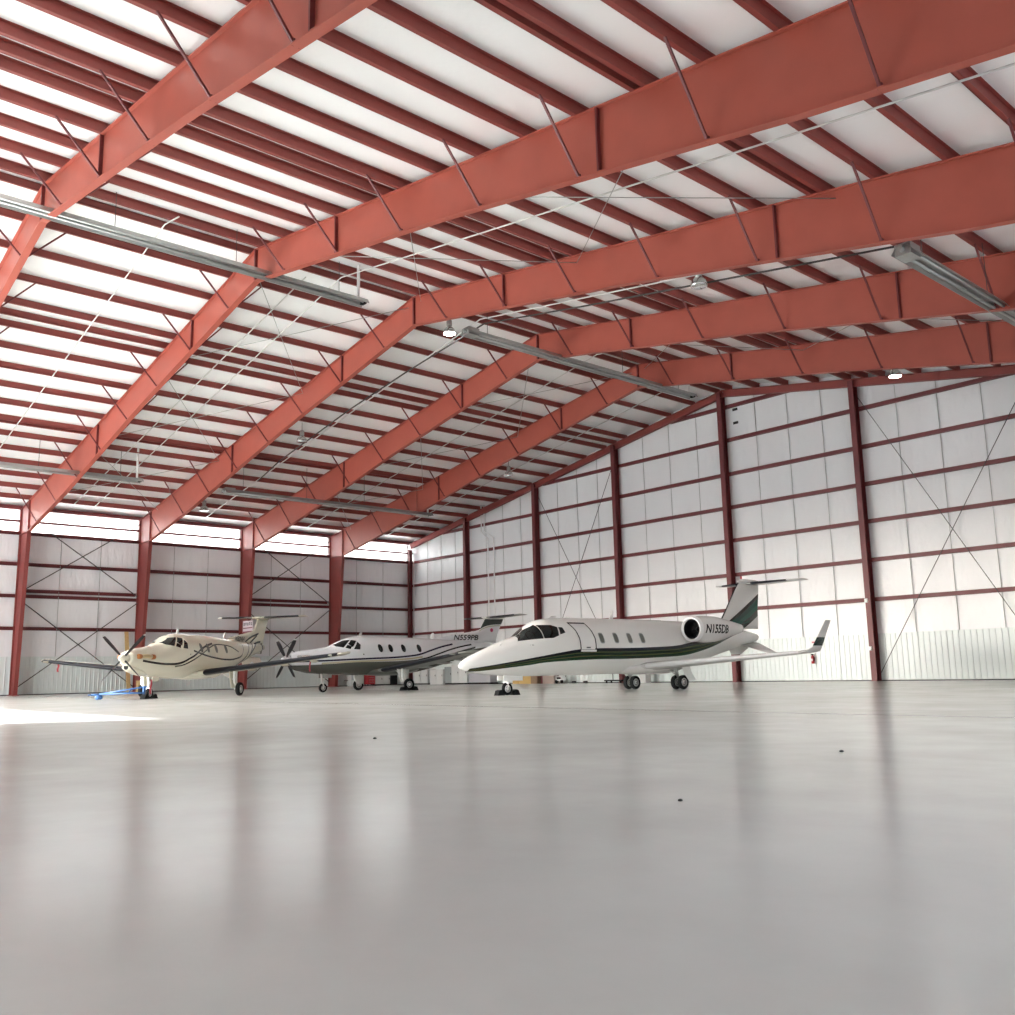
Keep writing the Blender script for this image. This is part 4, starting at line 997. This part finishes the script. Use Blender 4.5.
# grit on the floor
for x, y, s, lab in ((54.99, -39.63, .022, 'dark pebble on the floor left of centre, in front of the planes'), (60.32, -38.12, .02, 'dark pebble on the floor towards the right of the photo'), (61.24, -41.60, .014, 'dark pebble on the floor near the lower edge of the photo')):
    m = MB(); m.loft([[Vector((x + s * r * cos(2*pi*k/8) * (1.2 if k % 2 else .9), y + s * r * sin(2*pi*k/8), z * s)) for k in range(8)] for r, z in ((.7, 0), (1, .35), (.75, .8), (.2, 1.0))]); tag(m.build('pebble', MARK), lab, 'pebble')

# ------------------------------------------------------------------ light
SUN_EL = radians(27)
sd = Vector((.471 * cos(SUN_EL), .882 * cos(SUN_EL), -sin(SUN_EL)))      # travel direction
sun = bpy.data.lights.new('sun', 'SUN'); sun.energy = 7.0; sun.angle = radians(.55); sun.color = (.95, 1, 1)
so = bpy.data.objects.new('sun', sun); link(so); so.rotation_euler = (-sd).to_track_quat('Z', 'Y').to_euler(); so.location = (0, -80, 40)
wd = bpy.data.worlds.new('sky'); SC.world = wd; wd.use_nodes = True
nt = wd.node_tree; bg = nt.nodes['Background']
sky = nt.nodes.new('ShaderNodeTexSky'); sky.sky_type = 'NISHITA'; sky.sun_disc = False; sky.sun_elevation = SUN_EL
sky.sun_rotation = atan2(-sd.x, -sd.y); sky.dust_density = 2.5; sky.air_density = 1.0
hs = nt.nodes.new('ShaderNodeHueSaturation'); hs.inputs['Saturation'].default_value = .3
nt.links.new(sky.outputs[0], hs.inputs['Color']); nt.links.new(hs.outputs[0], bg.inputs['Color']); bg.inputs['Strength'].default_value = .45
pl = bpy.data.lights.new('door_portal', 'AREA'); pl.shape = 'RECTANGLE'; pl.size = DOOR_X1 - DOOR_X0; pl.size_y = DOOR_H; pl.cycles.is_portal = True
po = bpy.data.objects.new('door_portal', pl); link(po); po.location = ((DOOR_X0 + DOOR_X1) / 2, YF - .1, DOOR_H / 2); po.rotation_euler = (pi / 2, 0, 0)
pl = bpy.data.lights.new('fill_opening_portal', 'AREA'); pl.shape = 'RECTANGLE'; pl.size = FILL_H; pl.size_y = FILL_Y1 - FILL_Y0; pl.cycles.is_portal = True  # sampling portal for the added side wall opening
po = bpy.data.objects.new('fill_opening_portal', pl); link(po); po.location = (XW + .4, (FILL_Y0 + FILL_Y1) / 2, FILL_H / 2); po.rotation_euler = (0, pi / 2, 0)

# ------------------------------------------------------------------ camera
cam = bpy.data.cameras.new('camera'); co = bpy.data.objects.new('camera', cam); link(co)
F_ = Vector((-0.743277, 0.648845, 0.162908)); R_ = Vector((0.655043, 0.755333, -0.019738)); U_ = R_.cross(F_)
co.matrix_world = Matrix(((R_.x, U_.x, -F_.x, 64.8540), (R_.y, U_.y, -F_.y, -46.1086), (R_.z, U_.z, -F_.z, 0.7636), (0, 0, 0, 1)))
cam.sensor_width = 36; cam.sensor_fit = 'HORIZONTAL'; cam.lens = 33.0331; cam.shift_x = 6 / 1015; cam.shift_y = 12 / 1015; cam.clip_start = .05; cam.clip_end = 1000
SC.camera = co
SC.cycles.max_bounces = 14; SC.cycles.diffuse_bounces = 8; SC.cycles.glossy_bounces = 4; SC.cycles.transmission_bounces = 6
SC.cycles.caustics_reflective = False; SC.cycles.caustics_refractive = False
SC.cycles.sample_clamp_indirect = 12
SC.cycles.use_denoising = True
vs = SC.view_settings; SC.display_settings.display_device = 'sRGB'
vs.view_transform = 'Standard'; vs.look = 'None'; vs.gamma = 1; vs.use_curve_mapping = False; vs.exposure = 2.1
